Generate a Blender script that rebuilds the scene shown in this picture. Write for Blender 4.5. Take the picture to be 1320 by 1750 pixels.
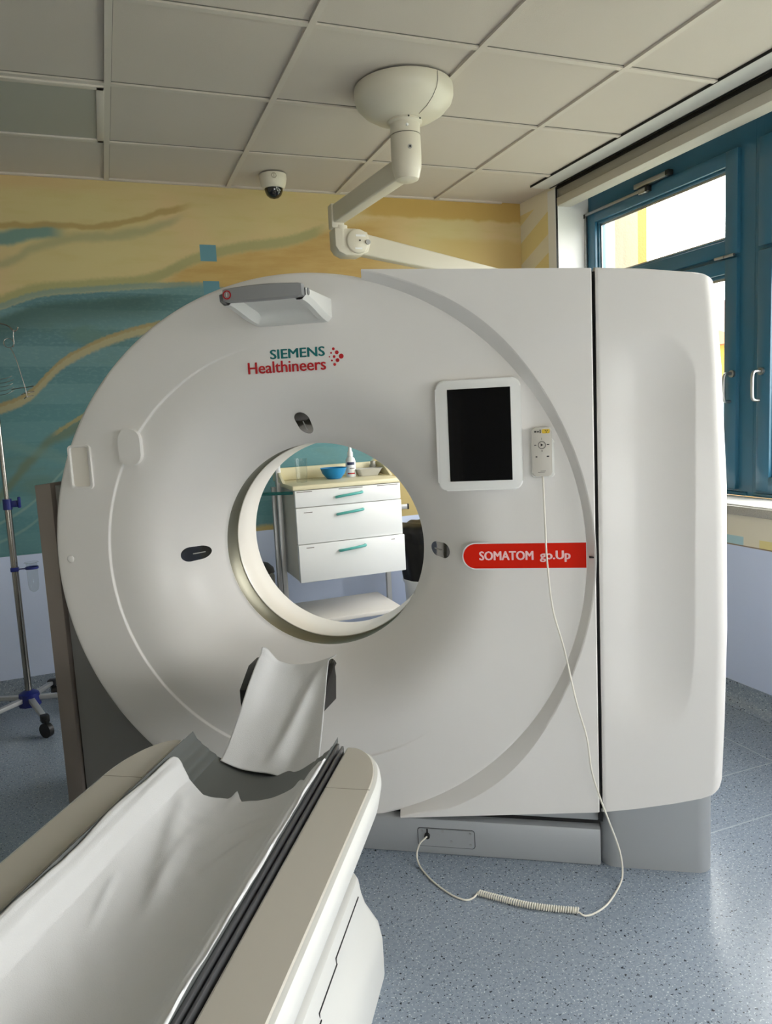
import bpy, bmesh, math, random
from mathutils import Matrix, Vector, noise
random.seed(7)
sc = bpy.context.scene
for o in list(bpy.data.objects): bpy.data.objects.remove(o, do_unlink=True)

# ------------------------------------------------------------------ camera, world, light, exposure
CAM_H = 1.39
cam_data = bpy.data.cameras.new('camera')
cam = bpy.data.objects.new('camera', cam_data)
sc.collection.objects.link(cam)
R3 = Matrix(((0.9332586, 0.09032717, -0.34766275),
             (-0.35572238, 0.09795254, -0.9294444),
             (-0.04989963, 0.9910834, 0.12354644)))
cam.matrix_world = Matrix.Translation((0, 0, CAM_H)) @ R3.to_4x4()
cam_data.sensor_fit = 'HORIZONTAL'
cam_data.sensor_width = 36.0
cam_data.lens = 1262.0 / 1320.0 * 36.0
cam_data.shift_y = -9.0 / 1320.0
cam_data.clip_start = 0.02
sc.camera = cam

SKY_STRENGTH = 12.3
EXPOSURE = 0.0
w = bpy.data.worlds.new('overcast_sky'); sc.world = w; w.use_nodes = True
bgn = w.node_tree.nodes['Background']
bgn.inputs[0].default_value = (1.0, 0.975, 0.955, 1)
bgn.inputs[1].default_value = SKY_STRENGTH
sc.view_settings.view_transform = 'Standard'
sc.view_settings.look = 'None'
sc.view_settings.gamma = 1.0
sc.view_settings.use_curve_mapping = False
sc.view_settings.exposure = EXPOSURE
# portals only guide the sampling of the sky through the window openings
for yc, ln in ((2.15, 3.5), (-0.9, 2.6)):
    ld = bpy.data.lights.new('window_portal', 'AREA'); ld.shape = 'RECTANGLE'
    ld.size = 1.75; ld.size_y = ln
    ld.cycles.is_portal = True
    lo = bpy.data.objects.new('window_portal', ld); sc.collection.objects.link(lo)
    lo.location = (2.97, yc, 1.73); lo.rotation_euler = (0, math.pi / 2, 0)

ld = bpy.data.lights.new('window_portal', 'AREA'); ld.shape = 'RECTANGLE'; ld.size = 3.0; ld.size_y = 1.0; ld.cycles.is_portal = True
lo = bpy.data.objects.new('window_portal', ld); sc.collection.objects.link(lo)
lo.location = (0.95, -3.62, 0.55); lo.rotation_euler = (math.pi / 2, 0, math.pi)  # portal for the added low windows behind the camera

# ------------------------------------------------------------------ helpers
def lin(c):
    return tuple(((v / 255.0) / 12.92 if v / 255.0 <= 0.04045 else ((v / 255.0 + 0.055) / 1.055) ** 2.4) for v in c)
MATS = {}
def mat(name, rgb, rough=0.5, metal=0.0, coat=0.0, bump=0.0, bscale=200.0, spec=0.5, alpha=1.0, var=0.0, vscale=6.0, trans=0.0):
    if name in MATS: return MATS[name]
    m = bpy.data.materials.new(name); m.use_nodes = True
    nt = m.node_tree; b = nt.nodes['Principled BSDF']
    col = lin(rgb)
    b.inputs['Base Color'].default_value = (*col, 1)
    b.inputs['Roughness'].default_value = rough
    b.inputs['Metallic'].default_value = metal
    b.inputs['Coat Weight'].default_value = coat
    b.inputs['Coat Roughness'].default_value = 0.12
    b.inputs['Specular IOR Level'].default_value = spec
    b.inputs['Alpha'].default_value = alpha
    b.inputs['Transmission Weight'].default_value = trans
    tc = nt.nodes.new('ShaderNodeTexCoord')
    n = nt.nodes.new('ShaderNodeTexNoise'); n.inputs['Scale'].default_value = vscale; n.inputs['Detail'].default_value = 3
    nt.links.new(tc.outputs['Object'], n.inputs['Vector'])
    mr = nt.nodes.new('ShaderNodeMapRange')
    v = max(var, 0.01)
    mr.inputs['To Min'].default_value = 1 - v; mr.inputs['To Max'].default_value = 1 + v
    nt.links.new(n.outputs['Fac'], mr.inputs['Value'])
    mx = nt.nodes.new('ShaderNodeMix'); mx.data_type = 'RGBA'; mx.blend_type = 'MULTIPLY'; mx.inputs[0].default_value = 1
    mx.inputs[6].default_value = (*col, 1)
    nt.links.new(mr.outputs[0], mx.inputs[7]); nt.links.new(mx.outputs[2], b.inputs['Base Color'])
    if bump > 0:
        n2 = nt.nodes.new('ShaderNodeTexNoise'); n2.inputs['Scale'].default_value = bscale; n2.inputs['Detail'].default_value = 2
        nt.links.new(tc.outputs['Object'], n2.inputs['Vector'])
        bp = nt.nodes.new('ShaderNodeBump'); bp.inputs['Strength'].default_value = bump; bp.inputs['Distance'].default_value = 0.002
        nt.links.new(n2.outputs['Fac'], bp.inputs['Height']); nt.links.new(bp.outputs[0], b.inputs['Normal'])
    MATS[name] = m
    return m

def pane_mat(name, tint, gloss):
    m = bpy.data.materials.new(name); m.use_nodes = True
    nt = m.node_tree; nt.nodes.clear()
    out = nt.nodes.new('ShaderNodeOutputMaterial'); mix = nt.nodes.new('ShaderNodeMixShader')
    tr = nt.nodes.new('ShaderNodeBsdfTransparent'); tr.inputs[0].default_value = (*tint, 1)
    gl = nt.nodes.new('ShaderNodeBsdfGlossy'); gl.inputs['Roughness'].default_value = 0.03
    lw = nt.nodes.new('ShaderNodeLayerWeight'); lw.inputs['Blend'].default_value = 0.5
    pw = nt.nodes.new('ShaderNodeMath'); pw.operation = 'POWER'; pw.inputs[1].default_value = 4.5
    ad = nt.nodes.new('ShaderNodeMath'); ad.operation = 'MULTIPLY_ADD'; ad.inputs[1].default_value = gloss; ad.inputs[2].default_value = 0.03
    nt.links.new(lw.outputs['Facing'], pw.inputs[0]); nt.links.new(pw.outputs[0], ad.inputs[0]); fr = ad
    nt.links.new(fr.outputs[0], mix.inputs[0]); nt.links.new(tr.outputs[0], mix.inputs[1])
    nt.links.new(gl.outputs[0], mix.inputs[2]); nt.links.new(mix.outputs[0], out.inputs[0])
    return m

TH = math.radians(-32.3)
GM = Matrix.Translation((1.29764, 1.75312, 0)) @ Matrix.Rotation(TH, 4, 'Z')   # scanner frame: x right along its face, y into the bore
WM = Matrix.Identity(4)

def tag(o, label=None, cat=None, group=None, kind=None):
    if label: o['label'] = label
    if cat: o['category'] = cat
    if group: o['group'] = group
    if kind: o['kind'] = kind
    return o
def thing(name, label, cat, loc, space=WM, group=None, kind=None):
    e = bpy.data.objects.new(name, None); sc.collection.objects.link(e)
    e.empty_display_size = 0.1
    M = space @ Matrix.Translation(loc)
    e.matrix_world = M
    tag(e, label, cat, group, kind)
    BASE[e.name] = M
    return e
BASE = {}

class B:
    def __init__(s): s.bm = bmesh.new()
    def box(s, a, b, bev=0.0, seg=2):
        c = [(a[i] + b[i]) / 2 for i in range(3)]; d = [abs(b[i] - a[i]) for i in range(3)]
        r = bmesh.ops.create_cube(s.bm, size=1.0, matrix=Matrix.Translation(c) @ Matrix.Diagonal((*d, 1)))
        if bev > 0:
            es = list({e for v in r['verts'] for e in v.link_edges})
            bmesh.ops.bevel(s.bm, geom=es, offset=bev, segments=seg, affect='EDGES', profile=0.5)
        return s
    def cyl(s, p0, p1, r, r2=None, n=24, caps=True):
        p0 = Vector(p0); p1 = Vector(p1); r2 = r if r2 is None else r2
        d = p1 - p0; q = d.to_track_quat('Z', 'Y')
        a, b = [], []
        for i in range(n):
            t = 2 * math.pi * i / n; u = q @ Vector((math.cos(t), math.sin(t), 0))
            a.append(s.bm.verts.new(p0 + u * r)); b.append(s.bm.verts.new(p1 + u * r2))
        for i in range(n):
            j = (i + 1) % n; s.bm.faces.new((a[i], a[j], b[j], b[i]))
        if caps:
            s.bm.faces.new(a[::-1]); s.bm.faces.new(b)
        return s
    def sphere(s, c, r, sx=1, sy=1, sz=1, n=24):
        bmesh.ops.create_uvsphere(s.bm, u_segments=n, v_segments=n // 2, radius=r, matrix=Matrix.Translation(c) @ Matrix.Diagonal((sx, sy, sz, 1)))
        return s
    def tube(s, pts, r, n=10, smooth=0, closed=False):
        P = [Vector(p) for p in pts]
        if smooth: P = catmull(P, smooth, closed)
        rings = []; N = len(P)
        up = None
        for i, p in enumerate(P):
            t = (P[min(i + 1, N - 1)] - P[max(i - 1, 0)]).normalized() if not closed else (P[(i + 1) % N] - P[i - 1]).normalized()
            if up is None:
                up = t.orthogonal().normalized()
            up = (up - t * up.dot(t)).normalized()
            bi = t.cross(up)
            rr = r(i / (N - 1)) if callable(r) else r
            rings.append([s.bm.verts.new(p + up * math.cos(2 * math.pi * k / n) * rr + bi * math.sin(2 * math.pi * k / n) * rr) for k in range(n)])
        rng = range(N) if closed else range(N - 1)
        for i in rng:
            A, C = rings[i], rings[(i + 1) % N]
            for k in range(n):
                l = (k + 1) % n; s.bm.faces.new((A[k], A[l], C[l], C[k]))
        if not closed:
            s.bm.faces.new(rings[0][::-1]); s.bm.faces.new(rings[-1])
        return s
    def lathe(s, prof, c, axis='Z', n=64, a0=0, a1=2 * math.pi):
        full = abs(a1 - a0 - 2 * math.pi) < 1e-6
        m = n if full else n + 1
        rings = []
        for r, h in prof:
            ring = []
            for i in range(m):
                t = a0 + (a1 - a0) * i / n
                if axis == 'Z': v = (c[0] + r * math.cos(t), c[1] + r * math.sin(t), c[2] + h)
                elif axis == 'Y': v = (c[0] + r * math.cos(t), c[1] + h, c[2] + r * math.sin(t))
                else: v = (c[0] + h, c[1] + r * math.cos(t), c[2] + r * math.sin(t))
                ring.append(s.bm.verts.new(v))
            rings.append(ring)
        for A, C in zip(rings, rings[1:]):
            for i in range(m if full else m - 1):
                j = (i + 1) % m
                s.bm.faces.new((A[i], A[j], C[j], C[i]))
        return s
    def grid(s, f, nu, nv, wrap=False):
        V = [[s.bm.verts.new(f(i / nu, j / nv)) for i in range(nu if wrap else nu + 1)] for j in range(nv + 1)]
        m = len(V[0])
        for j in range(nv):
            for i in range(m if wrap else m - 1):
                k = (i + 1) % m
                s.bm.faces.new((V[j][i], V[j][k], V[j + 1][k], V[j + 1][i]))
        return s
    def prism(s, poly, axis, lo, hi, bev=0.0, seg=2):
        def mk(p, h):
            return {'X': (h, p[0], p[1]), 'Y': (p[0], h, p[1]), 'Z': (p[0], p[1], h)}[axis]
        a = [s.bm.verts.new(mk(p, lo)) for p in poly]; b = [s.bm.verts.new(mk(p, hi)) for p in poly]
        n = len(poly); fa = s.bm.faces.new(a); fb = s.bm.faces.new(b[::-1])
        for i in range(n):
            j = (i + 1) % n; s.bm.faces.new((a[j], a[i], b[i], b[j]))
        if bev > 0:
            es = list(fa.edges) + list(fb.edges)
            bmesh.ops.bevel(s.bm, geom=es, offset=bev, segments=seg, affect='EDGES', profile=0.5)
        return s
    def xf(s, M):
        bmesh.ops.transform(s.bm, matrix=M, verts=s.bm.verts); return s

def catmull(P, k, closed=False):
    out = []; N = len(P)
    rng = range(N) if closed else range(N - 1)
    for i in rng:
        if closed: p0, p1, p2, p3 = P[i - 1], P[i], P[(i + 1) % N], P[(i + 2) % N]
        else: p0, p1, p2, p3 = P[max(i - 1, 0)], P[i], P[i + 1], P[min(i + 2, N - 1)]
        for j in range(k):
            t = j / k
            out.append(0.5 * ((2 * p1) + (p2 - p0) * t + (2 * p0 - 5 * p1 + 4 * p2 - p3) * t * t + (3 * p1 - p0 - 3 * p2 + p3) * t ** 3))
    if not closed: out.append(P[-1].copy())
    return out

def root_base(o):
    while o.parent: o = o.parent
    return BASE[o.name]
def build(name, b, m, parent=None, space=WM, loc=None, smooth=40, label=None, cat=None, group=None, kind=None, solid=0, subsurf=0, norm=True):
    """link a B as ONE mesh object; vertices are given in `space`, stored relative to the thing's base"""
    bm = b.bm
    if norm: bmesh.ops.recalc_face_normals(bm, faces=bm.faces)
    if parent is not None:
        T = root_base(parent).inverted() @ space
    else:
        Mo = space @ Matrix.Translation(loc or (0, 0, 0))
        T = Mo.inverted() @ space
    bmesh.ops.transform(bm, matrix=T, verts=bm.verts)
    me = bpy.data.meshes.new(name); bm.to_mesh(me); bm.free()
    if smooth:
        me.shade_smooth(); me.set_sharp_from_angle(angle=math.radians(smooth))
    me.materials.append(m)
    o = bpy.data.objects.new(name, me); sc.collection.objects.link(o)
    if parent is not None: o.parent = parent
    else:
        o.matrix_world = Mo; BASE[o.name] = Mo
    if solid:
        md = o.modifiers.new('thickness', 'SOLIDIFY'); md.thickness = solid; md.offset = -1
    if subsurf:
        md = o.modifiers.new('smooth', 'SUBSURF'); md.levels = subsurf; md.render_levels = subsurf
    tag(o, label, cat, group, kind)
    return o

def text_b(body, x0, x1, z0, z1, y, bold=0.0, depth=0.0006, fitcaps=None):
    """lettering as a mesh standing in the x-z plane, fitted to the given box"""
    cu = bpy.data.curves.new('t', 'FONT'); cu.body = body; cu.extrude = 0.0; cu.resolution_u = 3
    ob = bpy.data.objects.new('t', cu); sc.collection.objects.link(ob)
    dg = bpy.context.evaluated_depsgraph_get(); me = bpy.data.meshes.new_from_object(ob.evaluated_get(dg))
    bpy.data.objects.remove(ob, do_unlink=True)
    xs = [v.co.x for v in me.vertices]; ys = [v.co.y for v in me.vertices]
    ax, bx, ay, by = min(xs), max(xs), min(ys), max(ys)
    if fitcaps: ay, by = fitcaps
    b = B(); w_ = bold
    for k, (dx, dz) in enumerate(((-1, 0), (1, 0), (0, 0.35), (0, -0.35))):
        b.bm.from_mesh(me); vs = list(b.bm.verts)[-len(me.vertices):]
        for v in vs:
            v.co = Vector((x0 + w_ + dx * w_ + (v.co.x - ax) / (bx - ax) * (x1 - x0 - 2 * w_), y - 0.00002 * k, z0 + dz * w_ + (v.co.y - ay) / (by - ay) * (z1 - z0)))
    r = bmesh.ops.extrude_face_region(b.bm, geom=list(b.bm.faces))
    for v in r['geom']:
        if isinstance(v, bmesh.types.BMVert): v.co.y -= depth
    return b

def sstep(a, b, x):
    t = max(0.0, min(1.0, (x - a) / (b - a))); return t * t * (3 - 2 * t)
def interp(T, x):
    if x <= T[0][0]: return T[0][1]
    for (a, b), (c, d) in zip(T, T[1:]):
        if x <= c: return b + (d - b) * (x - a) / (c - a)
    return T[-1][1]
def rrect(x0, x1, z0, z1, r, n=6):
    out = []
    for cx, cz, a in ((x1 - r, z1 - r, 0), (x0 + r, z1 - r, 90), (x0 + r, z0 + r, 180), (x1 - r, z0 + r, 270)):
        for i in range(n + 1):
            t = math.radians(a + 90 * i / n); out.append((cx + r * math.cos(t), cz + r * math.sin(t)))
    return out

# ------------------------------------------------------------------ materials
GLOSSW = mat('scanner_white', (236, 233, 230), 0.36, coat=0.08)
TUNW = mat('bore_white', (238, 232, 222), 0.32, coat=0.2)
GREYM = mat('base_grey', (168, 171, 174), 0.45, 0.2)
DARKG = mat('body_dark_grey', (136, 135, 134), 0.42, 0.2)
BLACK = mat('black_gap', (8, 8, 9), 0.6)
GLOSSK = mat('glossy_black', (12, 12, 13), 0.08, coat=0.6)
BEIGE = mat('table_beige', (196, 191, 180), 0.45)
TABW = mat('table_white', (228, 228, 224), 0.35)
SHEET = mat('sheet_white', (226, 227, 229), 0.85, bump=0.25, bscale=500)
CRADLE = mat('cradle_grey', (92, 96, 95), 0.45)
RAILG = mat('rail_grey', (98, 99, 102), 0.35, 0.5)
ARMW = mat('arm_enamel', (214, 208, 192), 0.35)
BLUEF = mat('window_blue', (50, 102, 128), 0.3, coat=0.2)
CHROME = mat('chrome', (150, 146, 140), 0.2, 1.0)
STEEL = mat('brushed_steel', (170, 170, 170), 0.35, 1.0)
BLUEP = mat('blue_plastic', (25, 38, 120), 0.4)
BLACKP = mat('black_plastic', (18, 18, 19), 0.45)
WHITEP = mat('white_plastic', (235, 236, 236), 0.35)
DRAWW = mat('drawer_white', (236, 238, 238), 0.35)
CREAM = mat('cream_top', (228, 220, 185), 0.4)
TEALH = mat('teal_handle', (88, 176, 168), 0.4)
BOWLB = mat('bowl_blue', (20, 130, 190), 0.35)
REDM = mat('sign_red', (216, 30, 4), 0.55, spec=0.15)
REDT = mat('letter_red', (190, 20, 30), 0.45)
TEALT = mat('letter_teal', (10, 110, 112), 0.45)
PINKT = mat('letter_pink', (250, 205, 205), 0.5)
ALU = mat('aluminium', (186, 187, 188), 0.4, 0.45)
MYLAR = mat('ring_mylar', (112, 109, 92), 0.34, 0.55, var=0.12, vscale=5)
TILE = mat('ceiling_tile', (204, 195, 185), 0.9, bump=0.6, bscale=900, var=0.03, vscale=2)
TBAR = mat('ceiling_bar', (204, 196, 186), 0.5)
PLASTER = mat('white_plaster', (226, 226, 224), 0.8, bump=0.2, bscale=120)
GRANITE = mat('granite', (168, 165, 158), 0.4, var=0.5, vscale=260)

# ------------------------------------------------------------------ floor, walls, ceiling
XR, YB, ZC = 2.60, 4.247, 2.667
XL, YF = -3.2, -3.4

class NT:
    def __init__(s, name, rough=0.7):
        s.m = bpy.data.materials.new(name); s.m.use_nodes = True; s.nt = s.m.node_tree
        s.b = s.nt.nodes['Principled BSDF']; s.b.inputs['Roughness'].default_value = rough
        tc = s.nt.nodes.new('ShaderNodeTexCoord'); s.co = tc.outputs['Object']
        sp = s.nt.nodes.new('ShaderNodeSeparateXYZ'); s.nt.links.new(s.co, sp.inputs[0])
        s.x, s.y, s.z = sp.outputs
    def put(s, sock, v):
        if hasattr(v, 'is_linked') or isinstance(v, bpy.types.NodeSocket): s.nt.links.new(v, sock)
        else: sock.default_value = v
    def m_(s, op, a, b=0.0, clamp=False):
        n = s.nt.nodes.new('ShaderNodeMath'); n.operation = op; n.use_clamp = clamp
        s.put(n.inputs[0], a); s.put(n.inputs[1], b); return n.outputs[0]
    def ramp(s, v, a, b, lo=0.0, hi=1.0, smooth=True):
        n = s.nt.nodes.new('ShaderNodeMapRange'); n.interpolation_type = 'SMOOTHSTEP' if smooth else 'LINEAR'
        s.put(n.inputs[0], v); n.inputs[1].default_value = a; n.inputs[2].default_value = b
        n.inputs[3].default_value = lo; n.inputs[4].default_value = hi; return n.outputs[0]
    def noise(s, scale, detail=3, stretch=(1, 1, 1), off=(0, 0, 0)):
        mp = s.nt.nodes.new('ShaderNodeMapping'); mp.inputs['Scale'].default_value = stretch; mp.inputs['Location'].default_value = off
        s.nt.links.new(s.co, mp.inputs[0])
        n = s.nt.nodes.new('ShaderNodeTexNoise'); n.inputs['Scale'].default_value = scale; n.inputs['Detail'].default_value = detail
        s.nt.links.new(mp.outputs[0], n.inputs['Vector']); return n.outputs['Fac']
    def mix(s, f, a, b):
        n = s.nt.nodes.new('ShaderNodeMix'); n.data_type = 'RGBA'
        s.put(n.inputs[0], f)
        for k, v in ((6, a), (7, b)):
            if isinstance(v, tuple): n.inputs[k].default_value = (*lin(v), 1)
            else: s.nt.links.new(v, n.inputs[k])
        return n.outputs[2]
    def curve(s, pts, X=None):
        x0, x1 = pts[0][0], pts[-1][0]
        t = s.ramp(X if X is not None else s.x, x0, x1, 0, 1, smooth=False)
        n = s.nt.nodes.new('ShaderNodeFloatCurve'); s.nt.links.new(t, n.inputs['Value'])
        c = n.mapping.curves[0]
        P = [((x - x0) / (x1 - x0), z / 3.0) for x, z in pts]
        c.points[0].location = P[0]; c.points[1].location = P[-1]
        for p in P[1:-1]: c.points.new(*p)
        n.mapping.update()
        return s.m_('MULTIPLY', n.outputs[0], 3.0)
    def done(s, col, bump=None, bs=0.1):
        s.nt.links.new(col, s.b.inputs['Base Color'])
        if bump is not None:
            bp = s.nt.nodes.new('ShaderNodeBump'); bp.inputs['Strength'].default_value = bs; bp.inputs['Distance'].default_value = 0.002
            s.nt.links.new(bump, bp.inputs['Height']); s.nt.links.new(bp.outputs[0], s.b.inputs['Normal'])
        return s.m

def floor_material():
    t = NT('speckled_vinyl', 0.24)
    base = t.mix(t.noise(90, 4), (118, 130, 146), (160, 172, 186))
    n1 = t.noise(125, 2); n2 = t.noise(90, 2, off=(7, 3, 1)); n3 = t.noise(190, 1, off=(2, 9, 4))
    c = t.mix(t.ramp(n3, 0.63, 0.68), base, (198, 206, 214))
    c = t.mix(t.ramp(n1, 0.64, 0.68), c, (52, 60, 72))
    c = t.mix(t.ramp(n2, 0.67, 0.70), c, (36, 42, 52))
    # welded joints between the sheets
    for ax, v, other, lo_ in ((t.y, 1.738, t.x, 1.70), (t.y, 2.0, t.x, 1.95), (t.x, 2.28, t.y, -9.0)):
        d = t.m_('ABSOLUTE', t.m_('SUBTRACT', ax, v))
        k = t.m_('MULTIPLY', t.ramp(d, 0.0035, 0.0012), t.m_('GREATER_THAN', other, lo_))
        c = t.mix(k, c, (176, 186, 196))
    return t.done(c)
FLOOR = floor_material()

def stroke(t, c, pts, wdt, col, soft=0.5, x0=None, x1=None, amp=1.0, nz=None):
    z = t.curve(pts)
    if nz is not None: z = t.m_('ADD', z, nz)
    d = t.m_('ABSOLUTE', t.m_('SUBTRACT', t.z, z))
    k = t.ramp(d, wdt, wdt * (1 - soft), 0, amp)
    if x0 is None: x0 = pts[0][0]
    if x1 is None: x1 = pts[-1][0]
    k = t.m_('MULTIPLY', k, t.ramp(t.x, x0 - 0.02, x0 + 0.04)); k = t.m_('MULTIPLY', k, t.ramp(t.x, x1 + 0.04, x1 - 0.08))
    return t.mix(k, c, col)

def mural_material():
    t = NT('painted_mural', 0.8)
    wob = t.m_('MULTIPLY', t.m_('SUBTRACT', t.noise(9, 4), 0.5), 0.05)
    wobf = t.m_('MULTIPLY', t.m_('SUBTRACT', t.noise(60, 3), 0.5), 0.02)
    br = t.noise(5, 5, stretch=(1, 1, 5)); fine = t.noise(40, 4, stretch=(1, 1, 2))
    yel = t.mix(t.ramp(t.noise(1.3, 3), 0.35, 0.65), (222, 214, 156), (230, 208, 158))
    yel = t.mix(t.ramp(br, 0.45, 0.75, 0, 0.5), yel, (216, 204, 140))
    # ochre top right
    k = t.m_('MULTIPLY', t.ramp(t.x, 1.45, 1.62), t.ramp(t.m_('ADD', t.z, wob), 2.545, 2.57))
    yel = t.mix(k, yel, (208, 180, 104))
    k = t.m_('MULTIPLY', t.ramp(t.x, 1.75, 2.2), t.ramp(t.m_('ADD', t.z, wob), 2.42, 2.46, 1, 0))
    yel = t.mix(t.m_('MULTIPLY', k, 0.7), yel, (218, 196, 126))
    # left peach patch and ochre-green stroke
    k = t.m_('MULTIPLY', t.ramp(t.x, 0.25, -0.1), t.ramp(t.m_('ADD', t.z, wob), 2.58, 2.64))
    yel = t.mix(t.m_('MULTIPLY', k, 0.6), yel, (224, 196, 146))
    left = [(-0.9, 2.30), (-0.39, 2.36), (-0.175, 2.40), (0.019, 2.41), (0.254, 2.45)]
    c = stroke(t, yel, left, 0.05, (110, 160, 158), 0.6, -0.9, -0.1, 0.9, wob)
    c = stroke(t, c, [(-0.9, 2.14), (-0.4, 2.24), (-0.2, 2.33), (0.05, 2.385), (0.3, 2.42), (0.569, 2.55)], 0.040, (176, 180, 140), 0.9, -0.9, 0.5, 0.7, wob)
    c = stroke(t, c, [(-0.9, 2.42), (-0.39, 2.422), (-0.175, 2.43), (0.019, 2.43), (0.254, 2.475), (0.438, 2.535), (0.569, 2.572)], 0.024, (192, 172, 112), 0.7, -0.9, 0.54, 0.9, wob)
    # ochre wedge under the green line
    gl = [(-0.9, 1.93), (-0.428, 2.05), (-0.289, 2.105), (-0.009, 2.138), (0.316, 2.179), (0.54, 2.28), (0.766, 2.345), (1.102, 2.403), (1.353, 2.50), (2.0, 2.62), (2.6, 2.66)]
    g = t.m_('ADD', t.curve(gl), wobf)
    under = t.m_('SUBTRACT', g, t.z)
    k = t.m_('MULTIPLY', t.ramp(under, 0.0, 0.05), t.ramp(t.x, 0.30, 0.5))
    k = t.m_('MULTIPLY', k, t.ramp(t.x, 1.9, 1.5))
    och = t.mix(t.ramp(br, 0.35, 0.7), (216, 190, 122), (206, 176, 106))
    c = t.mix(k, c, och)
    # teal field
    tl = [(-0.9, 1.90), (-0.432, 2.015), (-0.266, 2.074), (-0.012, 2.103), (0.282, 2.127), (0.7, 2.135), (0.9, 2.06), (1.2, 1.9), (1.45, 1.55), (1.6, 1.12), (1.75, 0.9), (2.0, 0.6), (2.6, 0.4)]
    tz = t.m_('ADD', t.curve(tl), wobf)
    below = t.m_('SUBTRACT', tz, t.z)
    band = t.m_('FRACT', t.m_('ADD', t.m_('MULTIPLY', t.z, 5.2), t.m_('MULTIPLY', t.x, 0.12)))
    tealA = t.mix(t.ramp(band, 0.45, 0.5), (116, 160, 166), (98, 144, 152))
    tealA = t.mix(t.ramp(band, 0.92, 0.95), tealA, (116, 160, 166))
    tealA = t.mix(t.ramp(fine, 0.45, 0.75, 0, 0.5), tealA, (136, 178, 178))
    tealA = t.mix(t.ramp(t.z, 1.9, 1.3, 0, 0.5), tealA, (104, 172, 178))
    tealA = t.mix(t.ramp(t.noise(2.2, 3, stretch=(1, 1, 2.5)), 0.55, 0.7, 0, 0.7), tealA, (112, 150, 140))
    c = t.mix(t.ramp(below, -0.006, 0.012), c, tealA)
    k = t.m_('MULTIPLY', t.ramp(below, 0.02, 0.06), t.ramp(below, 0.22, 0.07))
    c = t.mix(t.m_('MULTIPLY', k, t.ramp(t.x, 0.6, 0.2, 0, 0.75)), c, (72, 106, 98))
    # pale edge strokes
    c = stroke(t, c, gl[:8] + [(1.353, 2.50)], 0.042, (176, 180, 128), 0.7, -0.9, 1.3, 0.85, wobf)
    c = stroke(t, c, [(a, b + 0.012) for a, b in tl[:6]], 0.022, (134, 168, 160), 0.7, -0.9, 0.66, 0.8, wobf)
    # golden river stroke
    gold = [(-0.9, 1.42), (-0.483, 1.515), (-0.342, 1.575), (-0.266, 1.645), (-0.189, 1.72), (-0.04, 1.806), (0.141, 1.876), (0.278, 1.912), (0.6, 1.96)]
    c = stroke(t, c, gold, 0.034, (190, 186, 146), 0.6, -0.9, 0.6, 0.95, wobf)
    c = stroke(t, c, [(a, b + 0.02) for a, b in gold], 0.014, (176, 162, 112), 0.7, -0.9, 0.6, 0.8, wobf)
    # olive strokes lower left
    ol = [(-0.9, 0.8), (-0.53, 1.061), (-0.393, 1.22), (-0.284, 1.323), (-0.152, 1.401), (0.1, 1.55)]
    c = stroke(t, c, ol, 0.05, (122, 140, 112), 0.9, -0.9, 0.1, 0.75, wob)
    c = stroke(t, c, [(a, b + 0.03) for a, b in ol[3:]], 0.016, (186, 178, 122), 0.6, -0.25, 0.1, 0.8, wobf)
    c = stroke(t, c, [(-0.9, 1.25), (-0.5, 1.33), (-0.3, 1.28), (-0.1, 1.2), (0.2, 1.1)], 0.05, (134, 176, 168), 0.9, -0.9, 0.2, 0.5, wob)
    c = stroke(t, c, [(-0.9, 0.86), (-0.45, 0.98), (-0.2, 1.2), (0.0, 1.42)], 0.012, (160, 196, 188), 0.8, -0.9, 0.0, 0.6)
    c = stroke(t, c, [(-0.9, 0.80), (-0.45, 0.88), (-0.25, 1.05), (-0.05, 1.3)], 0.012, (160, 196, 188), 0.8, -0.9, 0.0, 0.5)
    # hill of yellow low on the right
    hl = t.m_('ADD', t.curve([(0.6, 0.74), (0.8, 0.80), (0.95, 0.79), (1.2, 0.76), (1.42, 1.02), (1.55, 1.16), (1.7, 1.2), (2.6, 1.3)]), wobf)
    c = t.mix(t.ramp(t.m_('SUBTRACT', hl, t.z), 0, 0.03), c, (214, 200, 138))
    # blue squares
    for (a, b_, z0, z1) in ((0.579, 0.667, 2.273, 2.361), (0.583, 0.671, 2.08, 2.168)):
        k = t.m_('MULTIPLY', t.m_('GREATER_THAN', t.x, a), t.m_('LESS_THAN', t.x, b_))
        k = t.m_('MULTIPLY', k, t.m_('MULTIPLY', t.m_('GREATER_THAN', t.z, z0), t.m_('LESS_THAN', t.z, z1)))
        c = t.mix(k, c, (104, 160, 178))
    # the paints are all muted and a little warm
    mu = t.nt.nodes.new('ShaderNodeMix'); mu.data_type = 'RGBA'; mu.blend_type = 'MULTIPLY'; mu.inputs[0].default_value = 1
    t.nt.links.new(c, mu.inputs[6]); mu.inputs[7].default_value = (0.80, 0.73, 0.71, 1); c = mu.outputs[2]
    # lavender dado
    c = t.mix(t.ramp(t.z, 0.757, 0.755), c, (214, 226, 252))
    return t.done(c, t.noise(70, 3), 0.15)
MURAL = mural_material()

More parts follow.
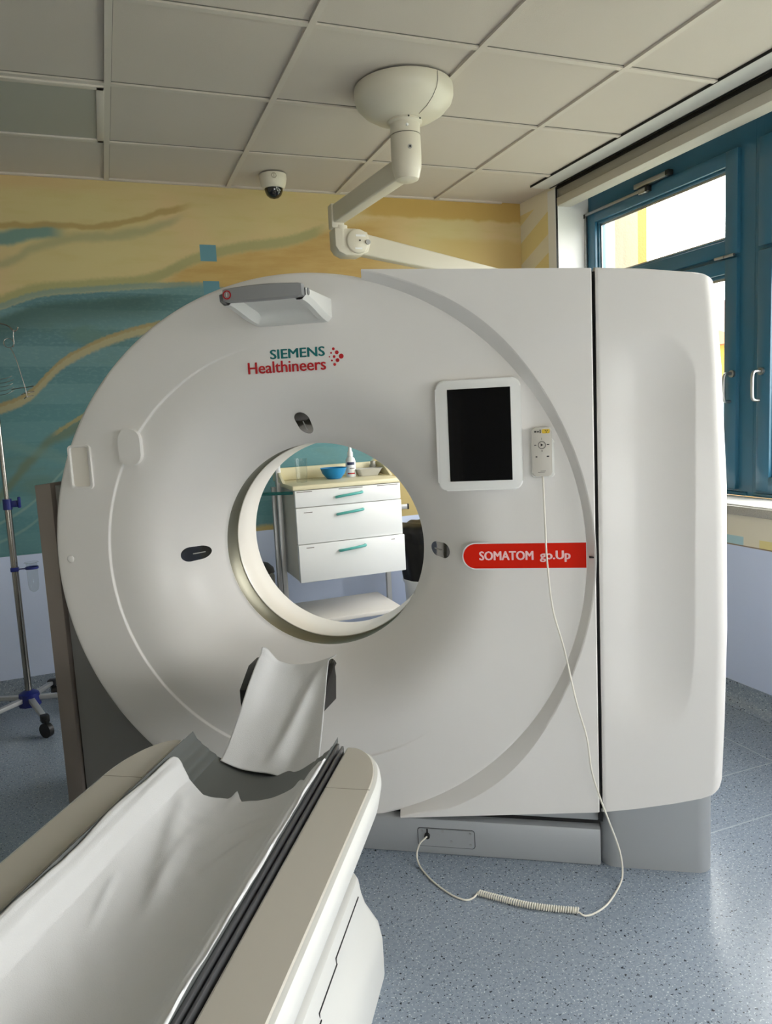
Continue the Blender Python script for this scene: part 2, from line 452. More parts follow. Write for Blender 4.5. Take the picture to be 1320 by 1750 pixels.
def right_wall_material():
    t = NT('cream_wall', 0.75)
    c = t.mix(t.noise(3, 3), (224, 216, 196), (230, 224, 206))
    # faded yellow diagonal patches beside the corner
    d = t.m_('FRACT', t.m_('ADD', t.m_('MULTIPLY', t.z, 4.2), t.m_('MULTIPLY', t.y, 1.6)))
    k = t.m_('MULTIPLY', t.ramp(d, 0.44, 0.46), t.m_('GREATER_THAN', t.y, 3.93))
    k = t.m_('MULTIPLY', k, t.m_('LESS_THAN', t.z, 2.60))
    c = t.mix(t.m_('MULTIPLY', k, 0.75), c, (226, 206, 130))
    for (a, b_, z0, z1, col) in ((2.46, 2.60, 0.735, 0.775, (172, 206, 214)), (2.24, 2.375, 0.735, 0.772, (226, 212, 150)), (1.3, 1.44, 0.735, 0.775, (172, 206, 214))):
        k = t.m_('MULTIPLY', t.m_('GREATER_THAN', t.y, a), t.m_('LESS_THAN', t.y, b_))
        k = t.m_('MULTIPLY', k, t.m_('MULTIPLY', t.m_('GREATER_THAN', t.z, z0), t.m_('LESS_THAN', t.z, z1)))
        c = t.mix(k, c, col)
    c = t.mix(t.ramp(t.z, 0.736, 0.734), c, (204, 216, 244))
    k = t.m_('MULTIPLY', t.ramp(t.z, 0.730, 0.733), t.ramp(t.z, 0.738, 0.736))
    c = t.mix(k, c, (140, 120, 100))
    return t.done(c, t.noise(90, 3), 0.12)
RWALL = right_wall_material()
ROOMW = mat('back_room_wall', (216, 212, 200), 0.8)

b = B().box((XL - .1, YF - .1, -0.1), (XR + .5, YB + .1, 0)); build('floor', b, FLOOR, kind='structure', smooth=0)
b = B().box((XL - .1, YB, 0), (XR + .5, YB + 0.15, ZC + .1)); build('wall_back', b, MURAL, kind='structure', smooth=0)
b = B().box((XL - .12, YF, 0), (XL, YB, ZC + .1)); build('wall_left', b, ROOMW, kind='structure', smooth=0)
b = B().box((XL, YF - .12, 0), (-0.50, YF, ZC + .1)); b.box((2.40, YF - .12, 0), (XR + .5, YF, ZC + .1)); b.box((-0.5, YF - .12, 1.00), (2.40, YF, ZC + .1)); b.box((-0.5, YF - .12, 0), (2.40, YF, 0.1))
build('wall_front', b, ROOMW, kind='structure', smooth=0)  # low opening made for the added windows that light the scanner
OP0, OP1 = -2.6, 3.855      # window opening along y
b = B().box((XR, YF, 0), (XR + .42, YB, 0.872))
b.box((XR, OP1, 0.872), (XR + .42, YB, ZC + .1)); b.box((XR, YF, 0.872), (XR + .42, OP0, ZC + .1))
b.box((XR + 0.02, OP0, 2.64), (XR + .42, OP1, ZC + .1))
build('wall_right', b, RWALL, kind='structure', smooth=0)
b = B().box((XR + 0.0, OP1 - 0.004, 0.93), (XR + 0.225, OP1 - 0.0005, 2.64)); b.box((XR - 0.004, OP1 - 0.003, 0.93), (XR + 0.0005, OP1 + 0.075, 2.655))
build('trim_1', b, PLASTER, kind='structure', smooth=0)
b = B().box((XR - 0.035, OP0 - .05, 0.875), (XR + 0.22, OP1 + 0.01, 0.915), 0.006); build('trim_2', b, GRANITE, kind='structure')
b = B().box((XR - 0.02, OP0, 0.9155), (XR + 0.22, OP1, 0.9205)); build('trim_3', b, PLASTER, kind='structure', smooth=0)
# coved skirting of the same vinyl
def cove(horiz):
    prof = [(0.0, 0.10), (0.006, 0.10), (0.008, 0.05), (0.016, 0.025), (0.032, 0.010), (0.055, 0.003), (0.055, 0.0)]
    return prof
b = B(); pr = cove(1)
b.grid(lambda u, v: (XL + (XR - XL) * u, YB - pr[round(v * 6)][0] - 0.0005, pr[round(v * 6)][1]), 1, 6)
build('baseboard_back', b, FLOOR, kind='structure', norm=False)
b = B(); b.grid(lambda u, v: (XR - pr[round(v * 6)][0] - 0.0005, YF + (YB - YF) * u, pr[round(v * 6)][1]), 1, 6)
build('baseboard_right', b, FLOOR, kind='structure', norm=False)

# ceiling: tiles lie on a grid of bars
b = B().box((XL, YF, ZC + 0.008), (XR + .1, YB, ZC + 0.1)); build('ceiling', b, TILE, kind='structure', smooth=0)
b = B()
x = 0.130 - 0.625 * 5
while x < 2.42:
    b.box((x - 0.012, YF, ZC - 0.002), (x + 0.012, YB, ZC + 0.0085)); x += 0.625
y = 3.70 - 0.604 * 11
while y < YB:
    b.box((XL, y - 0.012, ZC - 0.001), (2.46, y + 0.012, ZC + 0.0083)); y += 0.604
b.box((XL, YB - 0.02, ZC - 0.001), (2.46, YB, ZC + 0.0083))
build('trim_4', b, TBAR, kind='structure', smooth=0)
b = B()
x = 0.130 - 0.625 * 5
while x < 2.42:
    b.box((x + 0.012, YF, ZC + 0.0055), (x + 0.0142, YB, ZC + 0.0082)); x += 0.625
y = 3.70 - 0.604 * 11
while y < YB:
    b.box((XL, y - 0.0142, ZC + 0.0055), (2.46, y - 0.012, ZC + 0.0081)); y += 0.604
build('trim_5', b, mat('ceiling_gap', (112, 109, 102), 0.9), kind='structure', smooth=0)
b = B().box((2.463, OP0, ZC - 0.004), (2.578, 3.90, ZC + 0.009)); build('trim_6', b, mat('edge_strip', (206, 206, 202), 0.45), kind='structure', smooth=0)
b = B().box((2.578, OP0, ZC + 0.0), (2.602, 3.90, ZC + 0.0088)); b.box((2.4595, OP0, ZC - 0.0035), (2.4628, 3.9, ZC + 0.0087)); build('trim_7', b, BLACK, kind='structure', smooth=0)
# lamp panel fitted in one ceiling field
t = thing('ceiling_light', 'flat grey ceiling panel with raised frame set in one ceiling field', 'ceiling light', (-0.183, 3.40, ZC - 0.008))
b = B()
x0, x1, y0, y1 = -0.483, 0.118, 3.108, 3.688
for a, c in (((x0, y0), (x1, y0 + .03)), ((x0, y1 - .03), (x1, y1)), ((x0, y0), (x0 + .03, y1)), ((x1 - .03, y0), (x1, y1))):
    b.box((a[0], a[1], ZC - 0.008), (c[0], c[1], ZC + 0.007), 0.003)
build('frame', b, TBAR, t)
b = B().box((x0 + .028, y0 + .028, ZC - 0.001), (x1 - .028, y1 - .028, ZC + 0.007)); build('diffuser', b, mat('lamp_diffuser', (168, 168, 162), 0.35), t, smooth=0)

# ------------------------------------------------------------------ windows
PANE = pane_mat('window_pane', (0.97, 0.985, 0.98), 0.45)
GLASS = pane_mat('clear_plastic', (0.90, 0.92, 0.92), 0.8)
FX = 2.83
def window(n, y1, w_=1.135):
    y0 = y1 - w_
    t = thing('window_%d' % n, None, None, (FX + 0.03, (y0 + y1) / 2, 0.92), kind='structure')
    b = B()
    D = 0.07
    b.box((FX, y1 - 0.012, 0.92), (FX + D, y1 + 0.03, 2.64)); b.box((FX, y0 - 0.079, 0.92), (FX + D, y0 + 0.012, 2.64))
    b.box((FX + .0005, y0, 2.50), (FX + D, y1, 2.64)); b.box((FX + .0005, y0, 0.92), (FX + D, y1, 0.965)); b.box((FX + .0005, y0, 2.03), (FX + D, y1, 2.085))
    b.box((FX - 0.012, y0 - .05, 0.921), (FX + .01, y1 + .02, 0.94), 0.004)
    build('window_frame', b, BLUEF, t)
    for z0, z1, nm in ((2.052, 2.518, 'fanlight_sash'), (0.95, 2.035, 'casement_sash')):
        b = B(); s = 0.078
        X0, X1 = FX - 0.022, FX + 0.045
        zz = (z0 + s * 0.9, z1 - s * 0.85)
        b.box((X0, y0 + 0.004, z0), (X1, y0 + s, z1), 0.005); b.box((X0, y1 - s, z0), (X1, y1 - 0.004, z1), 0.005)
        b.box((X0 + .0004, y0 + s - .01, z0), (X1, y1 - s + .01, zz[0]), 0.005); b.box((X0 + .0004, y0 + s - .01, zz[1]), (X1, y1 - s + .01, z1), 0.005)
        # stepped glazing rebate
        q = 0.014
        b.box((X0 + .018, y0 + s - .002, zz[0] - .002), (X1, y0 + s + q, zz[1] + .002), 0.003); b.box((X0 + .018, y1 - s - q, zz[0] - .002), (X1, y1 - s + .002, zz[1] + .002), 0.003)
        b.box((X0 + .0184, y0 + s, zz[0] - .002), (X1, y1 - s, zz[0] + q), 0.003); b.box((X0 + .0184, y0 + s, zz[1] - q), (X1, y1 - s, zz[1] + .002), 0.003)
        o = build(nm, b, BLUEF, t)
        b = B().box((FX + 0.012, y0 + s, zz[0]), (FX + 0.018, y1 - s, zz[1])); build('pane', b, PANE, o, smooth=0)
        b = B()
        for A_, C_ in (((y0 + s + q, zz[0] + q), (y1 - s - q, zz[0] + q + .008)), ((y0 + s + q, zz[1] - q - .012), (y1 - s - q, zz[1] - q)), ((y0 + s + q, zz[0] + q), (y0 + s + q + .006, zz[1] - q)), ((y1 - s - q - .012, zz[0] + q), (y1 - s - q, zz[1] - q))):
            b.box((FX + 0.006, A_[0], A_[1]), (FX + 0.0115, C_[0], C_[1]))
        build('glazing_spacer', b, STEEL, o, smooth=0)
        if nm == 'casement_sash':
            hy = y0 + 0.022 if n % 2 else y1 - 0.035; hz = 1.50
            b = B().cyl((X0 - 0.001, hy, hz), (X0 - 0.012, hy, hz), 0.017)
            b.tube([(X0 - 0.005, hy, hz), (X0 - 0.04, hy, hz), (X0 - 0.055, hy, hz - 0.012), (X0 - 0.058, hy, hz - 0.06), (X0 - 0.056, hy, hz - 0.115), (X0 - 0.042, hy, hz - 0.128), (X0 - 0.018, hy, hz - 0.13)], 0.0075, 12, 5)
            build('handle', b, STEEL, o)
        else:
            b = B().cyl((X0 - 0.006, y0 + 0.015, z0 - 0.006), (X0 - 0.006, y0 + 0.07, z0 - 0.006), 0.007).cyl((X0 - 0.006, y0 + 0.073, z0 - 0.006), (X0 - 0.006, y0 + 0.13, z0 - 0.006), 0.007)
            build('hinge', b, STEEL, o)
            if n == 1:
                # scissor opener: rod along the top, rod down the side, sliding arm
                b = B().box((X0 - .014, y1 - 0.52, 2.500), (X0 + .0, y1 + 0.005, 2.516), 0.003)
                b.box((X0 - .014, y1 - 0.008, 1.2), (X0 + .0, y1 + 0.008, 2.5), 0.003)
                build('opener_rod', b, STEEL, o)
                b = B().box((X0 - .034, y1 - 0.70, 2.520), (X0 - .004, y1 - 0.46, 2.545), 0.004); b.box((X0 - .03, y1 - 0.545, 2.485), (X0 - .001, y1 - 0.49, 2.512), 0.004)
                build('opener_arm', b, STEEL, o)
                b = B().box((X0 - .036, y1 - 0.725, 2.521), (X0 - .002, y1 - 0.70, 2.547), 0.003); b.box((X0 - .032, y1 - 0.565, 2.487), (X0 - .001, y1 - 0.545, 2.516), 0.003)
                b.box((X0 - .016, y1 - 0.004, 2.49), (X0 - .0, y1 + 0.02, 2.515), 0.003)
                build('opener_cap', b, BLACKP, o)
    return t
yy = 3.842
for n in range(1, 6):
    window(n, yy); yy -= 1.245
for n, x0 in ((6, -0.5), (7, 0.467), (8, 1.433)):  # low windows added out of view behind the camera to light the scanner front
    x1 = x0 + 0.966
    t = thing('window_%d' % n, None, None, (x0 + 0.48, YF - 0.06, 0.1), kind='structure')
    b = B()
    for a, c in (((x0, 0.1), (x0 + .06, 1.00)), ((x1 - .06, 0.1), (x1, 1.00)), ((x0 + .06, 0.1), (x1 - .06, 0.17)), ((x0 + .06, 0.93), (x1 - .06, 1.00))):
        b.box((a[0], YF - 0.09, a[1]), (c[0], YF - 0.03, c[1]), 0.004)
    fr = build('window_frame', b, BLUEF, t)
    build('pane', B().box((x0 + .06, YF - 0.063, 0.17), (x1 - .06, YF - 0.057, 0.93)), PANE, fr, smooth=0)
# roller blind box above the windows: two steps
b = B().box((XR + 0.006, OP0 + .01, 2.651), (XR + 0.09, OP1 - 0.006, 2.6665)); build('trim_10', b, BLACK, kind='structure', smooth=0)
b = B().box((XR - 0.001, OP1 - 0.010, 0.93), (XR + 0.008, OP1 - 0.0035, 2.66)); build('trim_11', b, BLACK, kind='structure', smooth=0)
t = thing('blind_box', 'long grey roller blind box running above the blue windows', 'blind box', (XR + 0.03, 1.0, 2.553))
b = B().box((XR + 0.004, OP0 + .01, 2.553), (XR + 0.10, OP1 - 0.006, 2.600), 0.003); build('bottom_rail', b, mat('blind_rail', (190, 186, 176), 0.6), t)
b = B().box((XR + 0.012, OP0 + .01, 2.601), (XR + 0.10, OP1 - 0.006, 2.650), 0.003); build('housing', b, mat('blind_grey', (150, 147, 138), 0.6), t)

# outside: plaster reveal of the facade, yellow wing, ground
b = B().box((2.915, 3.862, -0.5), (3.20, 4.25, 3.2)); build('trim_8', b, mat('outer_plaster', (128, 120, 102), 0.9, bump=1, bscale=90), kind='structure', smooth=0)
b = B().box((3.20, 3.864, -0.5), (3.27, 4.25, 3.2)); build('trim_9', b, mat('outer_yellow', (140, 112, 58), 0.9, bump=1, bscale=90), kind='structure', smooth=0)
t = thing('building', 'yellow building with a red roof seen far outside behind the window', 'building', (16, 16.5, -3))
YELB = mat('far_yellow', (150, 112, 40), 0.9)
b = B().box((13, 12, -3), (19, 22, 2.55)); build('facade', b, YELB, t, smooth=0)
b = B().prism([(11.8, 2.55), (22.2, 2.55), (17, 4.2)], 'X', 12.7, 19.3); build('roof', b, mat('far_roof', (170, 96, 70), 0.9), t, smooth=0)
for z in (-1.2, 1.0):
    for y in (13.2, 15.4, 17.6, 19.8):
        o = build('window', B().box((12.93, y - .5, z - .6), (13.02, y + .5, z + .7), 0.02), WHITEP, t)
        build('pane', B().box((12.9, y - .42, z - .52), (12.935, y + .42, z + .62)), mat('far_pane', (70, 80, 90), 0.2), o, smooth=0)
b = B().box((3.3, -60, -3.1), (80, 60, -3)); build('ground', b, mat('outside_ground', (150, 155, 140), 0.95, var=.2, vscale=1), kind='structure', smooth=0)

# ------------------------------------------------------------------ CT scanner
CX, CZ, RD = -0.888, 0.957, 0.868
RB_ = 0.355
S = thing('ct_scanner', 'large white ring shaped CT scanner with round bore and grey base', 'CT scanner', (-0.80, 0.25, 0), GM)
def gb(name, b, m, parent=None, **k): return build(name, b, m, parent or S, GM, **k)
def ydisc(r, th):
    """depth of the front disc surface at radius r, angle th (degrees)"""
    y = 0.0
    if r < 0.66:
        tt = max(0.0, (0.64 - r) / (0.64 - RB_))
        y += 0.215 * tt ** 2.6
    a = th % 360
    side = sstep(96, 130, a) * (1 - sstep(275, 310, a))
    y += 0.0065 * side * (1 - sstep(0.6665, 0.673, r))
    return y
def dpt(r, th, off=0.0):
    a = math.radians(th)
    return (CX + r * math.cos(a), ydisc(r, th) - off, CZ + r * math.sin(a))
radii = [RB_ - 0.004 + 0.0] + [RB_ + 0.285 * (i / 34) ** 1.25 for i in range(35)] + [0.65, 0.660, 0.6655, 0.667, 0.6685, 0.670, 0.6715, 0.673, 0.675, 0.68, 0.69, 0.72, 0.78, 0.83, 0.855]
b = B()
n = 256
rings = []
def ring_at(f): return [b.bm.verts.new(f(360.0 * i / n)) for i in range(n)]
def cpt(r, y, th): a = math.radians(th); return (CX + r * math.cos(a), y, CZ + r * math.sin(a))
rings.append(ring_at(lambda th: cpt(RB_ - 0.002, 0.232, th)))
rings.append(ring_at(lambda th: cpt(RB_ - 0.005, 0.224, th)))
for r in radii[1:]:
    rings.append(ring_at(lambda th, r=r: dpt(r, th)))
for r, y in ((0.862, 0.0015), (0.866, 0.006), (0.868, 0.014), (0.868, 0.055), (0.862, 0.06), (0.80, 0.06)):
    rings.append(ring_at(lambda th, r=r, y=y: cpt(r, y, th)))
for A_, C_ in zip(rings, rings[1:]):
    for i in range(n):
        j = (i + 1) % n; b.bm.faces.new((A_[i], A_[j], C_[j], C_[i]))
FRONT = gb('front_cover', b, GLOSSW, smooth=50)
# bore: mylar ring, seam, white tunnel
b = B().lathe([(RB_ - 0.002, 0.232), (RB_ + 0.002, 0.236), (RB_ + 0.002, 0.322), (RB_ - 0.001, 0.326)], (CX, 0, CZ), 'Y', 160); gb('bore_ring', b, MYLAR, norm=False)
b = B().lathe([(RB_ + 0.001, 0.325), (RB_ + 0.001, 0.328)], (CX, 0, CZ), 'Y', 160); gb('bore_seam', b, BLACK)
b = B().lathe([(RB_ + 0.01, 0.3265), (RB_ - 0.003, 0.3275), (RB_ - 0.004, 0.335), (RB_ - 0.004, 0.50), (RB_ + 0.0, 0.508), (RB_ + 0.05, 0.54), (RB_ + 0.14, 0.58), (0.60, 0.60), (0.78, 0.60), (0.80, 0.58), (0.80, 0.06)], (CX, 0, CZ), 'Y', 160)
gb('bore_tunnel', b, TUNW, norm=False)
# ring segment joints on the mylar ring
for a in (118, 160, 295, 312, 330):
    b = B()
    t0 = math.radians(a)
    b.grid(lambda u, v, t0=t0: (CX + (RB_ + 0.0012) * math.cos(t0 + (u - .5) * 0.006), 0.236 + 0.086 * v, CZ + (RB_ + 0.0012) * math.sin(t0 + (u - .5) * 0.006)), 1, 1)
    gb('ring_joint', b, mat('joint_brown', (86, 74, 60), 0.5), norm=False)
# laser windows: slots that follow the funnel
def slot(a_deg, r0, r1, hw, off):
    pts = []
    L = (r1 - r0) / 2; rc = (r0 + r1) / 2
    for i in range(40):
        t0 = 2 * math.pi * i / 40
        cx = math.cos(t0); s_ = math.sin(t0)
        rr = rc + (L - hw) * (1 if cx >= 0 else -1) + hw * cx
        pts.append((rr, hw * s_))
    b = B(); nring = 6
    prev = None
    for k in range(nring, -1, -1):
        f = k / nring
        cur = [b.bm.verts.new(dpt(rc + (p[0] - rc) * f, a_deg + math.degrees(p[1] * f / rc), off)) for p in pts] if k else None
        if prev and cur:
            for i in range(40): b.bm.faces.new((prev[i], prev[(i + 1) % 40], cur[(i + 1) % 40], cur[i]))
        elif prev:
            c0 = b.bm.verts.new(dpt(rc, a_deg, off))
            for i in range(40): b.bm.faces.new((prev[i], prev[(i + 1) % 40], c0))
        prev = cur
    return b
for a_, in ((90.5,), (180.3,), (0.3,)):
    fr = gb('laser_window_frame', slot(a_, 0.381, 0.457, 0.0275, 0.0008), GLOSSW, norm=True)
    lw = gb('laser_window', slot(a_, 0.384, 0.454, 0.0240, 0.0016), GLOSSK, fr)
    bb = B(); ra = 0.40
    bb.grid(lambda u, v: dpt(0.397 + 0.028 * u, a_ + (v - .5) * 0.5, 0.0022), 4, 1)
    gb('laser_line', bb, mat('laser_slit', (150, 150, 145), 0.3), lw, norm=True)

# raised oval, recessed holder, cap on the disc's left
b = B()
b.prism(rrect(-1.483, -1.405, 1.268, 1.386, 0.037, 10), 'Y', -0.012, 0.016, 0.003, 3); gb('oval_cover', b, GLOSSW)
def frame_prism(o, i_, y0, y1, m, name, parent=None):
    b = B(); n_ = len(o)
    V = [[b.bm.verts.new((p[0], y, p[1])) for p in L] for L, y in ((o, y1), (o, y0 + .002), ([(q[0] * .96 + r_[0] * .04, q[1] * .96 + r_[1] * .04) for q, r_ in zip(o, i_)], y0), ([(q[0] * .3 + r_[0] * .7, q[1] * .3 + r_[1] * .7) for q, r_ in zip(o, i_)], y0), (i_, y0 + .003), (i_, y1))]
    for A_, C_ in zip(V, V[1:]):
        for k in range(n_): b.bm.faces.new((A_[k], A_[(k + 1) % n_], C_[(k + 1) % n_], C_[k]))
    return gb(name, b, m, parent)
frame_prism(rrect(-1.670, -1.588, 1.196, 1.342, 0.014), rrect(-1.660, -1.600, 1.206, 1.334, 0.009), -0.008, 0.001, GLOSSW, 'holder_frame')
b = B().prism(rrect(-1.661, -1.599, 1.205, 1.335, 0.009), 'Y', -0.0012, 0.001); gb('holder_recess', b, TUNW)
b = B().sphere((-1.703, 0.0, 0.963), 0.013, 1, 0.35, 1); gb('screw_cap', b, GLOSSW)

# right cover: proud plate beyond the arc
def r2(th):
    f = math.exp(-((abs(th) - 50) / 18.0) ** 2)
    e = sstep(-71.8, -60, th)
    return RD + 0.004 + (0.008 + 0.026 * f * (1.0 if th < 0 else 0.6)) * e
PRD = -0.029
N = 120
TA0, TA1 = 74.2, -71.6
def zr(th):  # height on the seam side reached from arc angle
    z = CZ + r2(th) * math.sin(math.radians(th))
    z0 = CZ + r2(TA1) * math.sin(math.radians(TA1)); z1 = CZ + r2(TA0) * math.sin(math.radians(TA0))
    return 0.182 + (1.757 - 0.182) * (z - z0) / (z1 - z0)
def crease(x, z):
    return -0.006 * (sstep(1.555, 1.60, z)) * sstep(-0.30, -0.05, x) 
def plate(u, v):
    th = TA0 + (TA1 - TA0) * u
    a = math.radians(th)
    rr = r2(th)
    p0 = Vector((CX + (RD - 0.0075) * math.cos(a), 0.0012, CZ + (RD - 0.0075) * math.sin(a)))
    p1 = Vector((CX + rr * math.cos(a), PRD + 0.002, CZ + rr * math.sin(a)))
    p1b = Vector((CX + (rr + .004) * math.cos(a), PRD, CZ + (rr + .004) * math.sin(a)))
    xe = -0.0045
    p2 = Vector((xe - 0.003, PRD, zr(th)))
    if p1b.x > p2.x - 0.004: p2.x = max(p2.x, p1b.x + 0.001)
    p3 = Vector((max(xe, p2.x + 0.001), PRD + 0.004, zr(th))); p4 = p3 + Vector((0, 0.06, 0))
    K = [p0, p0.lerp(p1, 0.5), p1, p1b] + [p1b.lerp(p2, (k + 1) / 14) for k in range(14)] + [p3, p4]
    p = K[round(v * (len(K) - 1))].copy()
    if 3 < round(v * (len(K) - 1)) < 18: p.y += crease(p.x, p.z)
    return p
b = B().grid(plate, N, 19)
# rim along the top and underside of the plate
bm = b.bm; bm.verts.ensure_lookup_table()
top = [bm.verts[j * (N + 1)] for j in range(20)]; bot = [bm.verts[j * (N + 1) + N] for j in range(20)]
for row, dz in ((top, -0.003), (bot, 0.003)):
    lo_ = [bm.verts.new((v.co.x, v.co.y + 0.08 if v.co.y < 0.03 else v.co.y, v.co.z + dz)) for v in row]
    for k in range(19): bm.faces.new((row[k], row[k + 1], lo_[k + 1], lo_[k]))
SIDEP = gb('side_plate', b, GLOSSW, smooth=14)
# right end cover with scooped panel
def zbot(x): return interp([(0, 0.183), (0.10, 0.200), (0.206, 0.223), (0.28, 0.243), (0.31, 0.256), (0.33, 0.274), (0.342, 0.300), (0.348, 0.335)], x)
def ztop(x): return interp([(0, 1.757), (0.134, 1.742), (0.26, 1.722), (0.285, 1.716), (0.30, 1.708), (0.32, 1.69)], x)
def scoop(x, z):
    # rounded hollow that rises smoothly to a crease on its right and upper sides
    hx = 0.262 - 0.035 * max(0.0, (0.75 - z) / 0.32) ** 2
    qx = x - hx + 0.13; qz = abs(z - 1.0) - 0.575 + 0.13
    d = 0.13 - (math.hypot(max(qx, 0), max(qz, 0)) + min(max(qx, qz), 0))
    if d <= 0: return 0.0
    t0 = min(d / 0.13, 1.0)
    k = 1 - (1 - t0) ** 2
    return 0.020 * k * (0.35 + 0.65 * sstep(0.0, 0.12, x)) * (0.25 + 0.75 * sstep(0.40, 0.70, z)) * (0.35 + 0.65 * (1 - sstep(1.35, 1.60, z)))
RC = 0.036
XR_T = [(0, 0.343), (0.1, 0.349), (0.3, 0.354), (0.6, 0.350), (0.85, 0.334), (0.95, 0.322), (1.0, 0.312)]
def endcov(u, v):
    xr = interp(XR_T, v)
    if u < 0.03: x, y = 0.0055, PRD + 0.05 * (1 - u / 0.03)
    elif u < 0.82:
        t0 = (u - 0.03) / 0.79; x = 0.0055 + (xr - RC - 0.0055) * t0; y = PRD + 0.003 * max(0, 1 - t0 * 40)
    elif u < 0.94:
        a = (u - 0.82) / 0.12 * math.pi / 2; x = xr - RC + RC * math.sin(a); y = PRD + RC * (1 - math.cos(a))
    else:
        t0 = (u - 0.94) / 0.06; x = xr; y = PRD + RC + 0.56 * t0
    z0, z1 = zbot(x), ztop(x)
    z = z0 + (z1 - z0) * v
    if 0.03 <= u < 0.82: y += scoop(x, z)
    return Vector((x, y, z))
NU, NV = 130, 150
b = B().grid(endcov, NU, NV)
bm = b.bm; allv = list(bm.verts)
for j, dz in ((NV, -0.012), (0, 0.012)):
    row = [allv[j * (NU + 1) + i] for i in range(NU + 1)]
    l1 = [bm.verts.new((v.co.x - 0.004, v.co.y + 0.006, v.co.z - dz * 0.25)) for v in row]
    l2 = [bm.verts.new((v.co.x * 0.3, 0.35, v.co.z - dz * 0.3)) for v in row]
    for k in range(NU):
        bm.faces.new((row[k], row[k + 1], l1[k + 1], l1[k])); bm.faces.new((l1[k], l1[k + 1], l2[k + 1], l2[k]))
gb('end_cover', b, GLOSSW, smooth=35)
b = B().box((-0.005, -0.005, 0.14), (0.006, 0.05, 1.752)); b.box((-0.022, PRD + .0035, 0.9535), (-0.004, PRD + .02, 0.9575)); gb('seam_gap', b, BLACK, smooth=0)
b = B().box((-0.40, 0.06, 0.25), (0.29, 0.58, 1.69), 0.03); gb('rear_housing', b, TUNW)
# arc-shaped recess backing between disc and plate handled by plate; inner small step
# grey lower body
b = B().box((-1.35, -0.012, 0.0), (-0.0008, 0.30, 0.118), 0.006); gb('base_front', b, GREYM)
b = B().prism(rrect(0.0008, 0.318, -0.012, 0.60, 0.045, 6), 'Z', 0.0, 0.262); gb('base_end', b, GREYM)
b = B().box((-1.20, 0.020, 0.1185), (-0.0008, 0.06, 0.1335)); gb('base_gap', b, BLACK, smooth=0)
b = B().box((-1.30, 0.012, 0.133), (-0.0045, 0.055, 0.215), 0.004); gb('base_panel', b, GREYM)
b = B().prism([(-1.795, 0), (-0.5, 0), (-0.5, 0.2), (-1.1, 0.3), (-1.55, 0.6), (-1.65, 1.17), (-1.795, 1.205)], 'Y', 0.085, 0.45); gb('rear_body', b, DARKG, smooth=0)
b = B().prism([(-1.866, 0), (-1.802, 0), (-1.802, 1.215), (-1.866, 1.208)], 'Y', 0.07, 0.46, 0.006); gb('rear_side_panel', b, mat('side_brown_grey', (142, 132, 126), 0.35, 0.1))
b = B().box((-1.803, 0.10, 0.0), (-1.794, 0.44, 1.20)); gb('side_groove', b, BLACK, smooth=0)
# socket plate on the base
b = B().prism(rrect(-0.560, -0.383, 0.028, 0.086, 0.008), 'Y', -0.0145, -0.010); o = gb('socket_plate', b, GREYM)
b = B()
for L in (rrect(-0.5615, -0.3815, 0.0265, 0.0875, 0.009),):
    b.tube([(p[0], -0.0122, p[1]) for p in L], 0.0011, 6, 0, True)
gb('plate_edge', b, mat('edge_dark', (70, 73, 76), 0.5), o)
for x, z in ((-0.548, 0.078), (-0.482, 0.080), (-0.455, 0.047), (-0.395, 0.078), (-0.395, 0.040)): gb('screw', B().cyl((x, -0.0145, z), (x, -0.0156, z), 0.0042, n=14), STEEL, o)
gb('blanking_cap', B().cyl((-0.498, -0.0145, 0.062), (-0.498, -0.0154, 0.062), 0.009, n=18), GREYM, o)
b = B().cyl((-0.531, -0.0145, 0.064), (-0.531, -0.0235, 0.064), 0.009, n=18); b.box((-0.5335, -0.0155, 0.066), (-0.5285, -0.0145, 0.086)); gb('socket', b, BLACKP, o)
b = B().cyl((-0.745, -0.0125, 0.035), (-0.745, -0.0135, 0.035), 0.0035, n=12); gb('screw', b, BLACKP)

